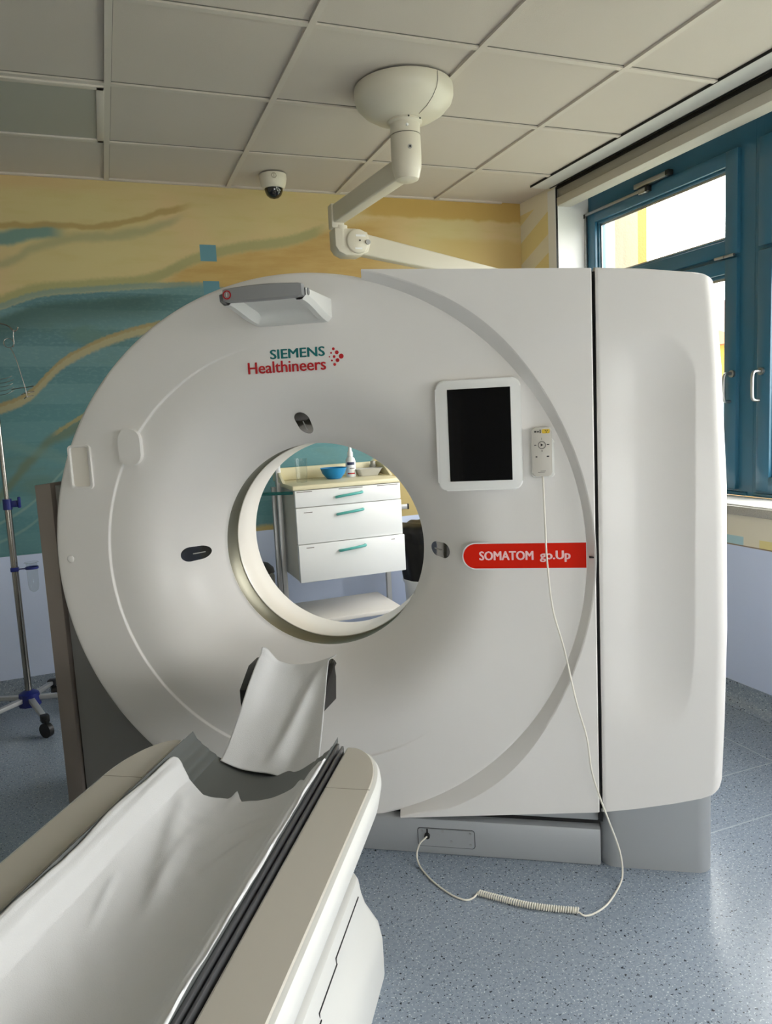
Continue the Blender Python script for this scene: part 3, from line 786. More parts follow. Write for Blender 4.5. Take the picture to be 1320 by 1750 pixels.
# control bar standing out of the top of the ring
def cbar():
    y1 = -0.20; p = thing
    # tray: two cheeks and a floor that reach out to the grey bar
    b = B()
    def sec(u, v):
        # v: 0 at ring .. 1 at bar; u around underside from left to right
        y = 0.01 + (y1 + 0.012 - 0.01) * v
        xl = -1.0 + (-0.985 + 1.0) * v; xl = -1.015 + 0.03 * (1 - v) ** 2 - 0.005 * v; xr = -0.748 - 0.020 * v
        zt = 1.738 + 0.006 * v; zb = 1.672 + 0.042 * sstep(0.0, 1.0, v)
        cv = 0.030 * sstep(0.12, 0.35, v) * (1 - 0.35 * v)
        K = [(xl, zt), (xl, zb + 0.012), (xl + 0.012, zb), (xl + 0.028, zb), (xl + 0.044, zb + cv), (xr - 0.044, zb + cv), (xr - 0.028, zb), (xr - 0.012, zb), (xr, zb + 0.012), (xr, zt), (xr - 0.01, zt + 0.003), (xl + 0.01, zt + 0.003)]
        k = K[round(u * 12) % 12]
        return (k[0], y, k[1])
    b.grid(sec, 12, 16, wrap=True)
    o1 = gb('console_tray', b, TABW, smooth=35)
    b = B(); b.prism([(-0.965, 0.0), (-0.80, 0.0), (-0.79, -0.10), (-0.82, y1 + 0.045), (-0.95, y1 + 0.045), (-0.975, -0.10)], 'Z', 1.664, 1.666)
    # grey bar, slightly thicker in the middle
    b = B()
    def bar(u, v):
        x = -0.998 + (0.226) * v
        h = 0.017 + 0.0035 * math.sin(math.pi * v); zc = 1.737
        prof = [(-0.5, 1), (0.4, 1), (0.5, 0.9), (0.5, -0.9), (0.4, -1), (-0.5, -1)]
        yy_ = y1 + 0.0; k = prof[round(u * 6) % 6]
        sh = 0.9 if v in (0, 1) else 1
        return (x, yy_ - k[0] * 0.03 - 0.010 * math.sin(math.pi * v), zc + k[1] * h * sh)
    b.grid(bar, 6, 24, wrap=True)
    vv = list(b.bm.verts); b.bm.faces.new(vv[:6]); b.bm.faces.new(vv[144:150][::-1])
    o2 = gb('console_bar', b, mat('bar_grey', (150, 151, 153), 0.4, 0.25), smooth=35)
    b = B().lathe([(0.0, -0.003), (0.0085, -0.003), (0.0085, 0.0), (0, 0)], (-0.984, y1 - 0.0165, 1.737), 'Y', 24); o3 = gb('stop_button', b, mat('button_grey', (150, 142, 142), 0.4), o2)
    b = B().lathe([(0.0088, -0.0035), (0.0122, -0.0035), (0.0122, 0.0), (0.0088, 0)], (-0.984, y1 - 0.0165, 1.737), 'Y', 28); gb('button_ring', b, mat('button_red', (170, 20, 30), 0.4), o3)
    b = B().box((-0.9848, y1 - 0.0205, 1.732), (-0.9832, y1 - 0.019, 1.743)); gb('button_mark', b, WHITEP, o3, smooth=0)
    b = B().lathe([(0.0, 0.002), (0.010, 0.002), (0.010, 0)], (-0.7665, -0.172, 1.736), 'X', 20); gb('side_button', b, mat('button_dark', (120, 122, 124), 0.4), o1)
cbar()

# lettering
DY = -0.0004
gb('wordmark', text_b('SIEMENS', -0.951, -0.777, 1.5745, 1.6025, DY, 0.0014), TEALT, FRONT, smooth=0)
gb('wordmark', text_b('Healthineers', -1.025, -0.776, 1.5335, 1.568, DY, 0.0010), REDT, FRONT, smooth=0)
b = B()
for x, z, r in ((-0.764, 1.5705, 0.0022), (-0.758, 1.5815, 0.003), (-0.757, 1.5590, 0.003), (-0.7505, 1.593, 0.0042), (-0.7495, 1.5700, 0.0042), (-0.7490, 1.547, 0.0042), (-0.7405, 1.582, 0.0058), (-0.7395, 1.559, 0.0058), (-0.7275, 1.570, 0.0075)):
    b.cyl((x, DY, z), (x, DY - .0006, z), r, n=20)
gb('logo_dots', b, REDT, FRONT)
def band(x0, x1, z0, z1):
    r = (z1 - z0) / 2; cz = (z0 + z1) / 2
    L = [(x0 + r + r * math.cos(math.radians(a)), cz + r * math.sin(math.radians(a))) for a in range(90, 271, 9)]
    xr = lambda z: min(x1, CX + math.sqrt((RD - 0.004) ** 2 - (z - CZ) ** 2))
    return L + [(xr(z0), z0), (xr((z0 + cz) / 2), (z0 + cz) / 2), (xr(cz), cz), (xr((z1 + cz) / 2), (z1 + cz) / 2), (xr(z1), z1)]
o = gb('name_band_border', B().prism(band(-0.3885, -0.027, 0.9170, 0.9985), 'Y', -0.0005, 0.0005), WHITEP, FRONT, smooth=0)
gb('name_band', B().prism(band(-0.385, -0.029, 0.9205, 0.995), 'Y', -0.0009, 0.0), REDM, FRONT, smooth=0)
gb('wordmark', text_b('SOMATOM', -0.338, -0.179, 0.9455, 0.972, -0.001, 0.0013), PINKT, FRONT, smooth=0)
gb('wordmark', text_b('go.Up', -0.161, -0.073, 0.939, 0.972, -0.001, 0.0014), PINKT, FRONT, smooth=0)

# ------------------------------------------------------------------ tablet and hand control on the ring
T = thing('tablet_display', 'white framed tablet display with black screen on the scanner front', 'display', (-0.328, -0.01, 1.165), GM)
def tb(name, b, m, p=None, **k): return build(name, b, m, p or T, GM, **k)
b = B().prism(rrect(-0.448, -0.203, 1.158, 1.478, 0.026, 8), 'Y', -0.026, -0.0006, 0.005, 3); cas = tb('casing', b, mat('tablet_white', (236, 236, 234), 0.35))
b = B().box((-0.412, -0.0275, 1.186), (-0.232, -0.0262, 1.452)); tb('screen', b, mat('tablet_screen', (3, 4, 8), 0.06, spec=0.22), smooth=0)

H = thing('hand_control', 'light grey wired hand control with round button hung on the scanner front', 'remote control', (-0.147, -0.01, 1.198), GM)
def hb(name, b, m, p=None, **k): return build(name, b, m, p or H, GM, **k)
b = B().prism(rrect(-0.176, -0.120, 1.193, 1.332, 0.010, 6), 'Y', -0.022, -0.001, 0.003, 3); body = hb('casing', b, mat('control_grey', (206, 201, 192), 0.45))
b = B().prism(rrect(-0.1785, -0.113, 1.188, 1.30, 0.012, 6), 'Y', -0.010, -0.0006, 0.002, 2); hb('cradle', b, TABW)
b = B().lathe([(0.0090, 0), (0.0090, -0.0012), (0.0112, -0.0012), (0.0112, 0)], (-0.1475, -0.022, 1.282), 'Y', 28); hb('button_ring', b, mat('mark_grey', (110, 106, 102), 0.5), body)
b = B().prism([(-0.151, 1.278), (-0.1435, 1.2825), (-0.151, 1.287)], 'Y', -0.0226, -0.0219); hb('play_mark', b, BLACKP, body, smooth=0)
b = B()
for x0, x1, z0, z1 in ((-0.1485, -0.1475, 1.2965, 1.303), (-0.1485, -0.1465, 1.263, 1.268), (-0.169, -0.163, 1.281, 1.2835), (-0.134, -0.127, 1.282, 1.2845), (-0.166, -0.161, 1.247, 1.251), (-0.135, -0.128, 1.2475, 1.2515), (-0.153, -0.150, 1.316, 1.326), (-0.168, -0.162, 1.318, 1.323), (-0.160, -0.155, 1.318, 1.3225), (-0.153, -0.138, 1.2075, 1.2085), (-0.160, -0.141, 1.204, 1.205)):
    hb('key_mark', B().box((x0, -0.0224, z0), (x1, -0.0218, z1)), mat('mark_dark', (60, 58, 56), 0.5), body, smooth=0)
b = B().prism(rrect(-0.147, -0.1245, 1.315, 1.327, 0.004), 'Y', -0.0224, -0.0218); o = hb('warning_field', b, mat('warn_yellow', (225, 190, 60), 0.5), body, smooth=0)
b = B()
for x, z in ((-0.137, 1.323), (-0.132, 1.323), (-0.1345, 1.3185)): b.cyl((x, -0.0223, z), (x, -0.0227, z), 0.0016, n=10)
hb('warning_mark', b, BLACKP, o)

# cord
def P3(*a): return Vector(a)
pts = [(-0.1465, -0.014, 1.194), (-0.146, -0.022, 1.16), (-0.1435, -0.03, 1.05), (-0.1410, -0.035, 0.955), (-0.128, -0.042, 0.810), (-0.098, -0.05, 0.690), (-0.067, -0.055, 0.534), (-0.040, -0.058, 0.430), (-0.027, -0.060, 0.325), (-0.004, -0.060, 0.243), (0.018, -0.060, 0.178), (0.047, -0.058, 0.088), (0.055, -0.070, 0.030), (0.045, -0.10, 0.005), (0.004, -0.188, 0.0032), (-0.035, -0.235, 0.0032), (-0.063, -0.250, 0.0032), (-0.079, -0.242, 0.006)]
path1 = catmull([Vector(p) for p in pts], 10)
cp = catmull([P3(-0.079, -0.238, 0.0085), P3(-0.15, -0.238, 0.0085), P3(-0.22, -0.232, 0.0085), P3(-0.29, -0.215, 0.0085), P3(-0.358, -0.196, 0.0085)], 60)
L = sum((cp[i + 1] - cp[i]).length for i in range(len(cp) - 1))
turns = 44; coil = []
steps = turns * 12
acc = [0]
for i in range(len(cp) - 1): acc.append(acc[-1] + (cp[i + 1] - cp[i]).length)
k = 0
for s_ in range(steps + 1):
    d_ = L * s_ / steps
    while k < len(acc) - 2 and acc[k + 1] < d_: k += 1
    f = (d_ - acc[k]) / (acc[k + 1] - acc[k]); c0 = cp[k].lerp(cp[k + 1], f); tg = (cp[k + 1] - cp[k]).normalized()
    sd = tg.cross(Vector((0, 0, 1))).normalized(); a = 2 * math.pi * s_ / 12
    coil.append(c0 + sd * math.cos(a) * 0.0072 + Vector((0, 0, 1)) * math.sin(a) * 0.0072)
pts2 = [(-0.358, -0.196, 0.010), (-0.372, -0.215, 0.0035), (-0.395, -0.226, 0.0032), (-0.44, -0.205, 0.0032), (-0.50, -0.150, 0.0032), (-0.545, -0.09, 0.006), (-0.560, -0.055, 0.022), (-0.552, -0.038, 0.048), (-0.537, -0.030, 0.061), (-0.531, -0.022, 0.064)]
path2 = catmull([Vector(p) for p in pts2], 8)
CORDW = mat('cord_white', (232, 228, 216), 0.45)
W_ = thing('control_cord', 'white cord from the hand control with coiled middle lying on the floor', 'cable', (-0.2, -0.2, 0), GM)
build('straight_cord', B().tube(path1, 0.0026, 8), CORDW, W_, GM)
build('straight_cord', B().tube(path2, 0.0026, 8), CORDW, W_, GM)
build('coiled_cord', B().tube(coil, 0.0022, 6), CORDW, W_, GM)

# ------------------------------------------------------------------ patient table
TX = -0.877
Q = thing('patient_table', 'beige and white patient table with curved grey cradle in front of scanner', 'patient table', (TX, -1.4, 0), GM)
def qb(name, b, m, p=None, **k): return build(name, b, m, p or Q, GM, **k)
YE = -2.9
def outer(y):   # half width of the frame near its rounded head end
    y0 = -0.455
    if y > -0.66:
        t0 = max(0.0, min(1.0, (y + 0.66) / (-y0 * 0 + 0.205)))
        return 0.242 + 0.100 * math.sqrt(max(0, 1 - t0 ** 2.2))
    return 0.342
def ypos(v):
    return -0.455 - 0.205 * (1 - math.cos(min(v / 0.4, 1) * math.pi / 2)) - (2.24 * (v - 0.4) / 0.6 if v > 0.4 else 0)
for sgn in (-1, 1):
    def side(u, v, sgn=sgn):
        y = ypos(v); w_ = outer(y)
        K = [(0.226, 0.557), (w_ - 0.014, 0.557), (w_ - 0.004, 0.554), (w_ + 0.002, 0.546), (w_ + 0.004, 0.53), (w_ - 0.004, 0.49), (w_ - 0.03 - 0.3 * (w_ - 0.242), 0.455), (0.215, 0.445), (0.21, 0.50), (0.226, 0.555)]
        k = K[round(u * 10) % 10]
        return (TX + sgn * k[0], y + (0.006 if round(u * 10) % 10 in (3, 4) and v == 0 else 0), k[1])
    b = B().grid(side, 10, 50, wrap=True)
    vv = list(b.bm.verts); b.bm.faces.new(vv[:10]); b.bm.faces.new(vv[500:510][::-1])
    rl = qb('side_rail', b, TABW, smooth=35)
    def pad(u, v, sgn=sgn):
        y = ypos(v) - 0.003; w_ = outer(y) - 0.012
        K = [(0.228, 0.5572), (0.230, 0.5600), (w_ - 0.003, 0.5600), (w_, 0.5572)]
        k = K[round(u * 3)]
        return (TX + sgn * k[0], y, k[1])
    qb('armrest_pad', B().grid(pad, 3, 50), BEIGE, rl, smooth=35)
    b = B().box((TX + sgn * 0.2285, -0.662, 0.5597), (TX + sgn * 0.331, -0.6605, 0.5604)); qb('pad_seam', b, mat('seam_tan', (150, 144, 132), 0.6), rl, smooth=0)
    b = B()
    for a0, a1, zt in ((0.201, 0.2085, 0.572), (0.2135, 0.2195, 0.566)):
        b.box((TX + sgn * a0, YE, 0.50), (TX + sgn * a1, -0.462, zt), 0.002)
    qb('guide_rail', b, RAILG)
    b = B().box((TX + sgn * 0.196, YE, 0.48), (TX + sgn * 0.2262, -0.47, 0.548)); qb('rail_channel', b, BLACK, smooth=0)
def zc(s):   # cradle cross-section, s = |x| from the middle
    z = 0.480 + 0.078 * (s / 0.20) ** 2.2
    for e in (0.138, 0.158, 0.178): z += 0.0035 * sstep(e - 0.002, e + 0.002, s)
    return z + 0.012 * sstep(0.188, 0.200, s)
XS = sorted({round(i * 0.01, 4) for i in range(0, 21)} | {e + d for e in (0.138, 0.158, 0.178) for d in (-0.002, 0, 0.002)} | {0.188, 0.192, 0.196, 0.2})
XS = [-x for x in reversed(XS) if x > 0] + XS
def crad(u, v):
    n_ = len(XS); i = round(u * (2 * n_ - 1))
    x = XS[i] if i < n_ else XS[2 * n_ - 1 - i]
    z = zc(abs(x)) - (0 if i < n_ else 0.014)
    return (TX + x, -0.445 + (YE + 0.445) * v, z)
nn = 2 * len(XS)
b = B(); V0 = []
for v in (0, 0.001, 0.3, 0.6, 1.0):
    V0.append([b.bm.verts.new(crad(i / (nn - 1), v)) for i in range(nn)])
for A_, C_ in zip(V0, V0[1:]):
    for i in range(nn): b.bm.faces.new((A_[i], A_[(i + 1) % nn], C_[(i + 1) % nn], C_[i]))
h_ = len(XS)
for i in range(h_ - 1): b.bm.faces.new((V0[0][i], V0[0][i + 1], V0[0][nn - 2 - i], V0[0][nn - 1 - i]))
qb('cradle', b, CRADLE, smooth=25)
b = B().box((TX - 0.20, YE, 0.43), (TX + 0.20, -0.50, 0.463), 0.004); qb('cradle_carriage', b, BLACKP)
b = B().box((TX - 0.24, YE + .1, 0.36), (TX + 0.24, -0.62, 0.44), 0.02); qb('under_frame', b, mat('frame_dark', (60, 60, 62), 0.5))
# pedestal: upper hood and flared skirt
def loft(name, secs, m, y0, y1, parent=None, rc=0.05, smooth=35):
    b = B(); V = []
    for z, hw, inset in secs:
        L_ = rrect(TX - hw, TX + hw, y0 + 0.0, y1 - inset, min(rc, hw * .8), 6)
        V.append([b.bm.verts.new((p[0], p[1], z)) for p in L_])
    for A_, C_ in zip(V, V[1:]):
        for i in range(len(A_)): b.bm.faces.new((A_[i], A_[(i + 1) % len(A_)], C_[(i + 1) % len(A_)], C_[i]))
    b.bm.faces.new(V[0][::-1]); b.bm.faces.new(V[-1])
    return qb(name, b, m, parent, smooth=smooth)
ped = loft('pedestal', [(0.0, 0.308, 0.0), (0.004, 0.312, 0.0), (0.10, 0.312, 0.002), (0.14, 0.306, 0.006), (0.17, 0.292, 0.014), (0.20, 0.280, 0.024), (0.235, 0.273, 0.032), (0.270, 0.270, 0.038), (0.282, 0.266, 0.042), (0.288, 0.256, 0.055), (0.288, 0.10, 0.10)], TABW, -2.5, -0.495)
loft('lift_cover', [(0.20, 0.20, 0.1), (0.37, 0.20, 0.1)], mat('lift_grey', (190, 192, 192), 0.5), -2.3, -0.60)
b = B()
xs_ = TX + 0.283
zz0 = [(-0.60, 0.252), (-0.80, 0.252), (-0.80, 0.238), (-0.93, 0.238), (-0.93, 0.222), (-1.25, 0.222), (-1.25, 0.20), (-1.9, 0.20)]
for (ya, za), (yb_, zb_) in zip(zz0, zz0[1:]):
    def xat(z): return TX + interp([(0.17, 0.292), (0.20, 0.280), (0.235, 0.273), (0.27, 0.270)], z) + 0.0006
    b.box((xat(max(za, zb_)) - 0.006, min(ya, yb_) - 0.0015, min(za, zb_) - 0.0015), (xat(max(za, zb_)) + 0.0012, max(ya, yb_) + 0.0015, max(za, zb_) + 0.0015))
qb('panel_seam', b, BLACK, ped, smooth=0)
b = B().box((TX + 0.276, -0.722, 0.10), (TX + 0.3128, -0.7212, 0.235)); 
b.bm.free()

# large sheet on the cradle
def nz(x, y, s): return noise.noise(Vector((x * s, y * s, 3.1)))
def sheet1(u, v):
    s = -1 + 2 * u
    wv = 0.012 * math.sin(2.1 * v * 9) * (0.4 + 0.6 * abs(s))
    edge = interp([(-1, -0.585), (-0.93, -0.572), (-0.78, -0.590), (-0.5, -0.618), (-0.2, -0.606), (-0.1, -0.590), (0, -0.612), (0.35, -0.600), (0.6, -0.575), (0.68, -0.565), (0.8, -0.585), (1, -0.565)], s)
    y = edge + (YE - 0.02 - edge) * (v ** 1.15)
    x = s * (0.194 if s < 0 else 0.203) + (0.002 * math.sin(y * 17)) * abs(s)
    z = zc(min(abs(x), 0.2) * 0.97) + 0.008
    a = max(0, abs(s) - 0.74) / 0.26
    z += (0.020 if s > 0 else 0.012) * math.sin(a * math.pi * 0.92)            # rolled edge
    z += 0.010 * sstep(-0.3, -0.8, s) if False else 0.010 * (1 - sstep(-0.85, -0.3, s))
    # folds
    fold = 0
    for (x0, y0, x1, y1, w_, h) in ((-0.13, -0.62, -0.03, -1.0, 0.020, 0.012), (-0.06, -0.75, -0.015, -1.05, 0.016, 0.012), (0.0, -0.80, 0.09, -0.70, 0.012, 0.007), (0.02, -0.90, 0.13, -0.74, 0.014, 0.006), (-0.12, -0.95, -0.09, -1.10, 0.008, 0.005), (0.03, -1.1, 0.08, -0.95, 0.02, 0.005), (-0.17, -0.60, -0.14, -0.95, 0.02, 0.008)):
        dx, dy = x1 - x0, y1 - y0; L2 = dx * dx + dy * dy
        t0 = ((x - x0) * dx + (y - y0) * dy) / L2; tc = max(0, min(1, t0))
        d = math.hypot(x - x0 - tc * dx, y - y0 - tc * dy)
        fold += h * math.exp(-(d / w_) ** 2) * (math.sin(math.pi * min(max(t0, 0.0), 1)) * 0.9 + 0.1)
    z += fold + 0.0035 * nz(x, y, 9) + 0.0015 * nz(x, y, 28)
    # small peaks standing at the front hem
    hem = math.exp(-v * 60)
    z += hem * (0.014 * math.exp(-((s + 0.10) / 0.05) ** 2) + 0.010 * math.exp(-((s - 0.66) / 0.05) ** 2))
    z -= 0.004 * hem
    return (TX + x, y, z)
b = B().grid(sheet1, 120, 260)
SH = build('table_sheet', b, SHEET, None, GM, loc=(TX, -1.4, 0.5), smooth=80, solid=0.0015, label='wide crumpled white sheet covering the long table cradle', cat='sheet')

# head rest reaching from the cradle to the bore
HR = thing('head_rest', 'black headrest cradle jutting from table end under the small sheet', 'headrest', (-0.88, -0.30, 0.50), GM)
def hr_path(v):
    y = -0.56 + 0.50 * v
    z = 0.475 + 0.165 * sstep(0.0, 1.0, v) + 0.01 * v
    cx = -0.868 - 0.035 * v
    return cx, y, z
def shell(u, v, d=0.0):
    cx, y, z = hr_path(v)
    s = -1 + 2 * u
    hw = 0.110 + 0.018 * sstep(0.4, 0.9, v)
    return (cx + s * hw * 0.9, y, z + 0.030 * s * s * (0.4 + 0.6 * v) - 0.030)
b = B().grid(shell, 24, 24); build('support_shell', b, BLACKP, HR, GM, smooth=60, solid=0.012)
for xa, xb in ((-1.046, -1.018), (-0.815, -0.792)):
    b = B().prism([(-0.20, 0.535), (-0.05, 0.52), (-0.035, 0.59), (-0.05, 0.650), (-0.12, 0.648), (-0.20, 0.60)], 'X', xa, xb, 0.004)
    build('side_cushion', b, BLACKP, HR, GM)
def sheet2(u, v):
    s = -1 + 2 * u
    y = -0.462 + 0.362 * v - 0.012 * (1 - v) * (1 - s * s) + 0.012 * v * (1 - s * s)
    cx = -0.863 - 0.034 * v
    hw = 0.134 - 0.027 * v
    z = 0.486 + 0.158 * sstep(-0.1, 1.05, v)
    z += (0.020 + 0.018 * v) * abs(s) ** 2.2
    z += 0.012 * math.exp(-((s + 0.85) / 0.2) ** 2) * v * v + 0.014 * sstep(0.93, 1.0, v) * sstep(-0.55, -0.95, s)
    # diagonal fold from lower middle to upper right
    d = s - (-0.10 + 0.95 * v); z += 0.012 * math.exp(-(d / 0.16) ** 2) * math.sin(math.pi * min(1, v * 1.1))
    z -= 0.010 * math.exp(-((d - 0.4) / 0.2) ** 2) * (1 - v)
    z += 0.002 * nz(s * .2, y, 14)
    x = cx + s * hw + 0.02 * sstep(0.9, 1.0, v) * sstep(0.6, 1.0, s)
    return (x, y, z)
b = B().grid(sheet2, 60, 80)
build('headrest_sheet', b, SHEET, None, GM, loc=(-0.88, -0.3, 0.55), smooth=80, solid=0.0015, label='small white sheet draped over the headrest below the bore', cat='sheet')

# ------------------------------------------------------------------ ceiling arm
A = thing('ceiling_support', 'cream ceiling mounted swivel arm with round dish above the scanner', 'ceiling arm', (1.232, 2.85, 2.32))
cx, cy = 1.232, 2.86
prof = [(0.0, 0.0), (0.195, 0.0), (0.197, -0.006), (0.197, -0.035), (0.190, -0.058), (0.165, -0.085), (0.13, -0.106), (0.085, -0.120), (0.062, -0.124), (0.0, -0.124)]
b = B().lathe([(r, h) for r, h in prof if r > 0], (cx, cy, ZC), 'Z', 72); dish = build('ceiling_dish', b, ARMW, A)
b = B()
for dr, dz in ((0, 0),):
    L = [(0.1985, -0.004), (0.1985, -0.035), (0.1915, -0.0585), (0.1665, -0.0855), (0.1315, -0.107), (0.086, -0.1212)]
    a = math.radians(-72)
    b.tube([(cx + r * math.cos(a), cy + r * math.sin(a), ZC + h) for r, h in L], 0.0009, 6)
build('dish_seam', b, mat('seam_dark', (90, 86, 78), 0.6), dish)
b = B().lathe([(0.069, -0.118), (0.070, -0.130), (0.060, -0.136), (0.059, -0.176), (0.0595, -0.1765)], (cx, cy, ZC), 'Z', 40); build('collar', b, ARMW, A)
b = B().lathe([(0.056, -0.176), (0.056, -0.179)], (cx, cy, ZC), 'Z', 40); build('collar_gap', b, BLACK, A)
b = B().lathe([(0.0595, -0.179), (0.0605, -0.183), (0.0605, -0.262), (0.059, -0.300), (0.050, -0.335), (0.046, -0.340), (0.046, -0.345), (0.03, -0.352), (0.001, -0.353)], (cx, cy, ZC), 'Z', 40); colm = build('column', b, ARMW, A)
for a, h, r, q in ((-100, -0.127, 0.071, 0.0035), (-55, -0.127, 0.071, 0.0035)):
    t0 = math.radians(a); build('screw', B().sphere((cx + r * math.cos(t0), cy + r * math.sin(t0), ZC + h), q, n=10), BLACKP, A)
t0 = math.radians(-105); b = B().sphere((cx + 0.059 * math.cos(t0), cy + 0.059 * math.sin(t0), ZC - 0.155), 0.006, n=12); build('cap', b, WHITEP, A)
t0 = math.radians(-98); d = Vector((math.cos(t0), math.sin(t0), 0)); p = Vector((cx, cy, ZC - 0.237))
b = B().cyl(p + d * 0.058, p + d * 0.0625, 0.0085, n=20); o = build('bolt', b, STEEL, colm); b = B().cyl(p + d * 0.0625, p + d * 0.064, 0.004, n=14); build('bolt_socket', b, BLACKP, o)
# first arm: box section running level to the elbow
p0 = Vector((cx + 0.0, cy + 0.02, 2.375)); p1 = Vector((1.158, 3.56, 2.367))
def beam(b, p0, p1, w0, h0, w1, h1, bev=0.008):
    d = (p1 - p0).normalized(); sd = d.cross(Vector((0, 0, 1))).normalized(); up = sd.cross(d)
    V = []
    for p, w_, h in ((p0, w0, h0), (p1, w1, h1)):
        V.append([b.bm.verts.new(p + sd * sx * w_ / 2 + up * sz * h / 2) for sx, sz in ((-1, -1), (1, -1), (1, 1), (-1, 1))])
    fs = [b.bm.faces.new(V[0][::-1]), b.bm.faces.new(V[1])] + [b.bm.faces.new((V[0][i], V[0][(i + 1) % 4], V[1][(i + 1) % 4], V[1][i])) for i in range(4)]
    es = list({e for f in fs for e in f.edges})
    bmesh.ops.bevel(b.bm, geom=es, offset=bev, segments=3, affect='EDGES', profile=0.5)
    return b
b = beam(B(), p0, p1, 0.062, 0.085, 0.062, 0.085); build('upper_arm', b, ARMW, A)
b = B().box((1.120, 3.545, 2.300), (1.185, 3.605, 2.415), 0.008); b.cyl((1.170, 3.575, 2.215), (1.170, 3.575, 2.315), 0.036, n=28); build('elbow_post', b, ARMW, A)
b = B().prism([(1.132, 2.30), (1.132, 2.215), (1.150, 2.188), (1.185, 2.172), (1.26, 2.172), (1.30, 2.19), (1.315, 2.235), (1.30, 2.285), (1.24, 2.300)], 'Y', 3.54, 3.64, 0.008); el = build('elbow', b, ARMW, A)
b = B().lathe([(0.001, -0.016), (0.050, -0.016), (0.056, -0.012), (0.058, 0.0)], (1.245, 3.54, 2.238), 'Y', 40); dk = build('joint_disc', b, ARMW, el)
b = B().cyl((1.292, 3.515, 2.232), (1.292, 3.528, 2.232), 0.012, n=20); build('adjuster_knob', b, STEEL, dk)
b = B().box((1.232, 3.5225, 2.258), (1.282, 3.5238, 2.268)); build('label', b, WHITEP, dk, smooth=0)
b = B().box((1.226, 3.5225, 2.198), (1.262, 3.5238, 2.206)); build('label', b, WHITEP, dk, smooth=0)
b = B().cyl((1.252, 3.521, 2.24), (1.252, 3.5245, 2.24), 0.004, n=12); build('screw', b, BLACKP, dk)
b = beam(B(), Vector((1.27, 3.60, 2.238)), Vector((2.12, 3.60, 2.085)), 0.06, 0.105, 0.05, 0.07); build('spring_arm', b, ARMW, A)
b = B().cyl((2.12, 3.60, 2.13), (2.12, 3.60, 1.93), 0.028, n=24); build('arm_end_joint', b, ARMW, A)

# dome camera
D_ = thing('dome_camera', 'small cream dome security camera with dark lens on the ceiling', 'security camera', (0.951, 3.99, 2.54))
b = B().lathe([(0.070, 0), (0.071, -0.02), (0.066, -0.045), (0.060, -0.062), (0.052, -0.070), (0.048, -0.070)], (0.951, 3.99, ZC), 'Z', 40); hs = build('housing', b, ARMW, D_)
b = B().lathe([(0.0485, -0.068), (0.046, -0.085), (0.038, -0.102), (0.024, -0.114), (0.001, -0.120)], (0.951, 3.99, ZC), 'Z', 40); dm = build('dome', b, GLOSSK, D_)
b = B().lathe([(0.010, 0), (0.012, -0.001), (0.014, 0)], (0.94, 3.9195, ZC - 0.022), 'Y', 20); b.box((0.9385, 3.918, ZC - .032), (0.9415, 3.920, ZC - .012)); build('emblem_ring', b, mat('ring_tan', (160, 152, 134), 0.5), hs)

# ------------------------------------------------------------------ infusion stand
IX, IY = -0.455, 3.87
I = thing('infusion_stand', 'chrome infusion stand with blue clamp and five wheeled legs by left wall', 'infusion stand', (IX, IY, 0))
build('pole', B().cyl((IX, IY, 0.10), (IX, IY, 1.06), 0.0155, n=20), CHROME, I)
build('pole', B().cyl((IX, IY, 1.05), (IX, IY, 1.90), 0.0105, n=20), CHROME, I)
build('hub', B().cyl((IX, IY, 0.075), (IX, IY, 0.135), 0.052, 0.046, n=10).cyl((IX, IY, 0.135), (IX, IY, 0.15), 0.046, 0.02, n=10), BLUEP, I)
for k in range(5):
    a = math.radians(-72 + 72 * k); d = Vector((math.cos(a), math.sin(a), 0))
    p0 = Vector((IX, IY, 0.108)) + d * 0.04; p1 = Vector((IX, IY, 0.088)) + d * 0.27
    lg = build('leg', beam(B(), p0, p1, 0.028, 0.022, 0.024, 0.018, 0.003), ALU, I)
    b = B().box((-0.018, -0.018, 0), (0.018, 0.018, 0.034), 0.004).xf(Matrix.Translation(p1 + Vector((0, 0, -0.018))) @ Matrix.Rotation(a, 4, 'Z')); ct = build('caster', b, BLACKP, lg)
    c_ = p1 + d * 0.012; ax = Vector((-math.sin(a + .5), math.cos(a + .5), 0))
    b = B().cyl((c_.x - ax.x * .012, c_.y - ax.y * .012, 0.0345), (c_.x + ax.x * .012, c_.y + ax.y * .012, 0.0345), 0.034, n=28)
    b.cyl((c_.x, c_.y, 0.03), (c_.x, c_.y, 0.082), 0.009, n=12)
    ring = build('wheel', b, BLACKP, lg)
b = B().cyl((IX, IY, 1.035), (IX, IY, 1.085), 0.020, n=20).box((IX + .015, IY - .012, 1.045), (IX + .045, IY + .012, 1.075), 0.003); cl = build('height_clamp', b, BLUEP, I)
build('knob', B().box((IX + .045, IY - .020, 1.040), (IX + .058, IY + .006, 1.092), 0.004), BLUEP, cl)
b = B().tube([(IX + .012, IY - .008, 0.748), (IX + .06, IY - .012, 0.748), (IX + .05, IY - .02, 0.748)], 0.003, 8)
b.lathe([(0.026, -0.004), (0.030, -0.004), (0.030, 0.006), (0.026, 0.006), (0.026, -0.004)], (IX + 0.075, IY - .012, 0.748), 'Z', 30); b.box((IX - .018, IY - .018, 0.738), (IX + .018, IY + .0135, 0.758), 0.003)
rh = build('cup_holder', b, BLUEP, I)
b = B().lathe([(0.033, 0.02), (0.030, 0.022), (0.025, 0.018), (0.0245, -0.09), (0.02, -0.112), (0.008, -0.122), (0.001, -0.123)], (IX + 0.075, IY - .012, 0.755), 'Z', 30)
build('drip_cup', b, GLASS, I)
b = B()
zt = 1.895
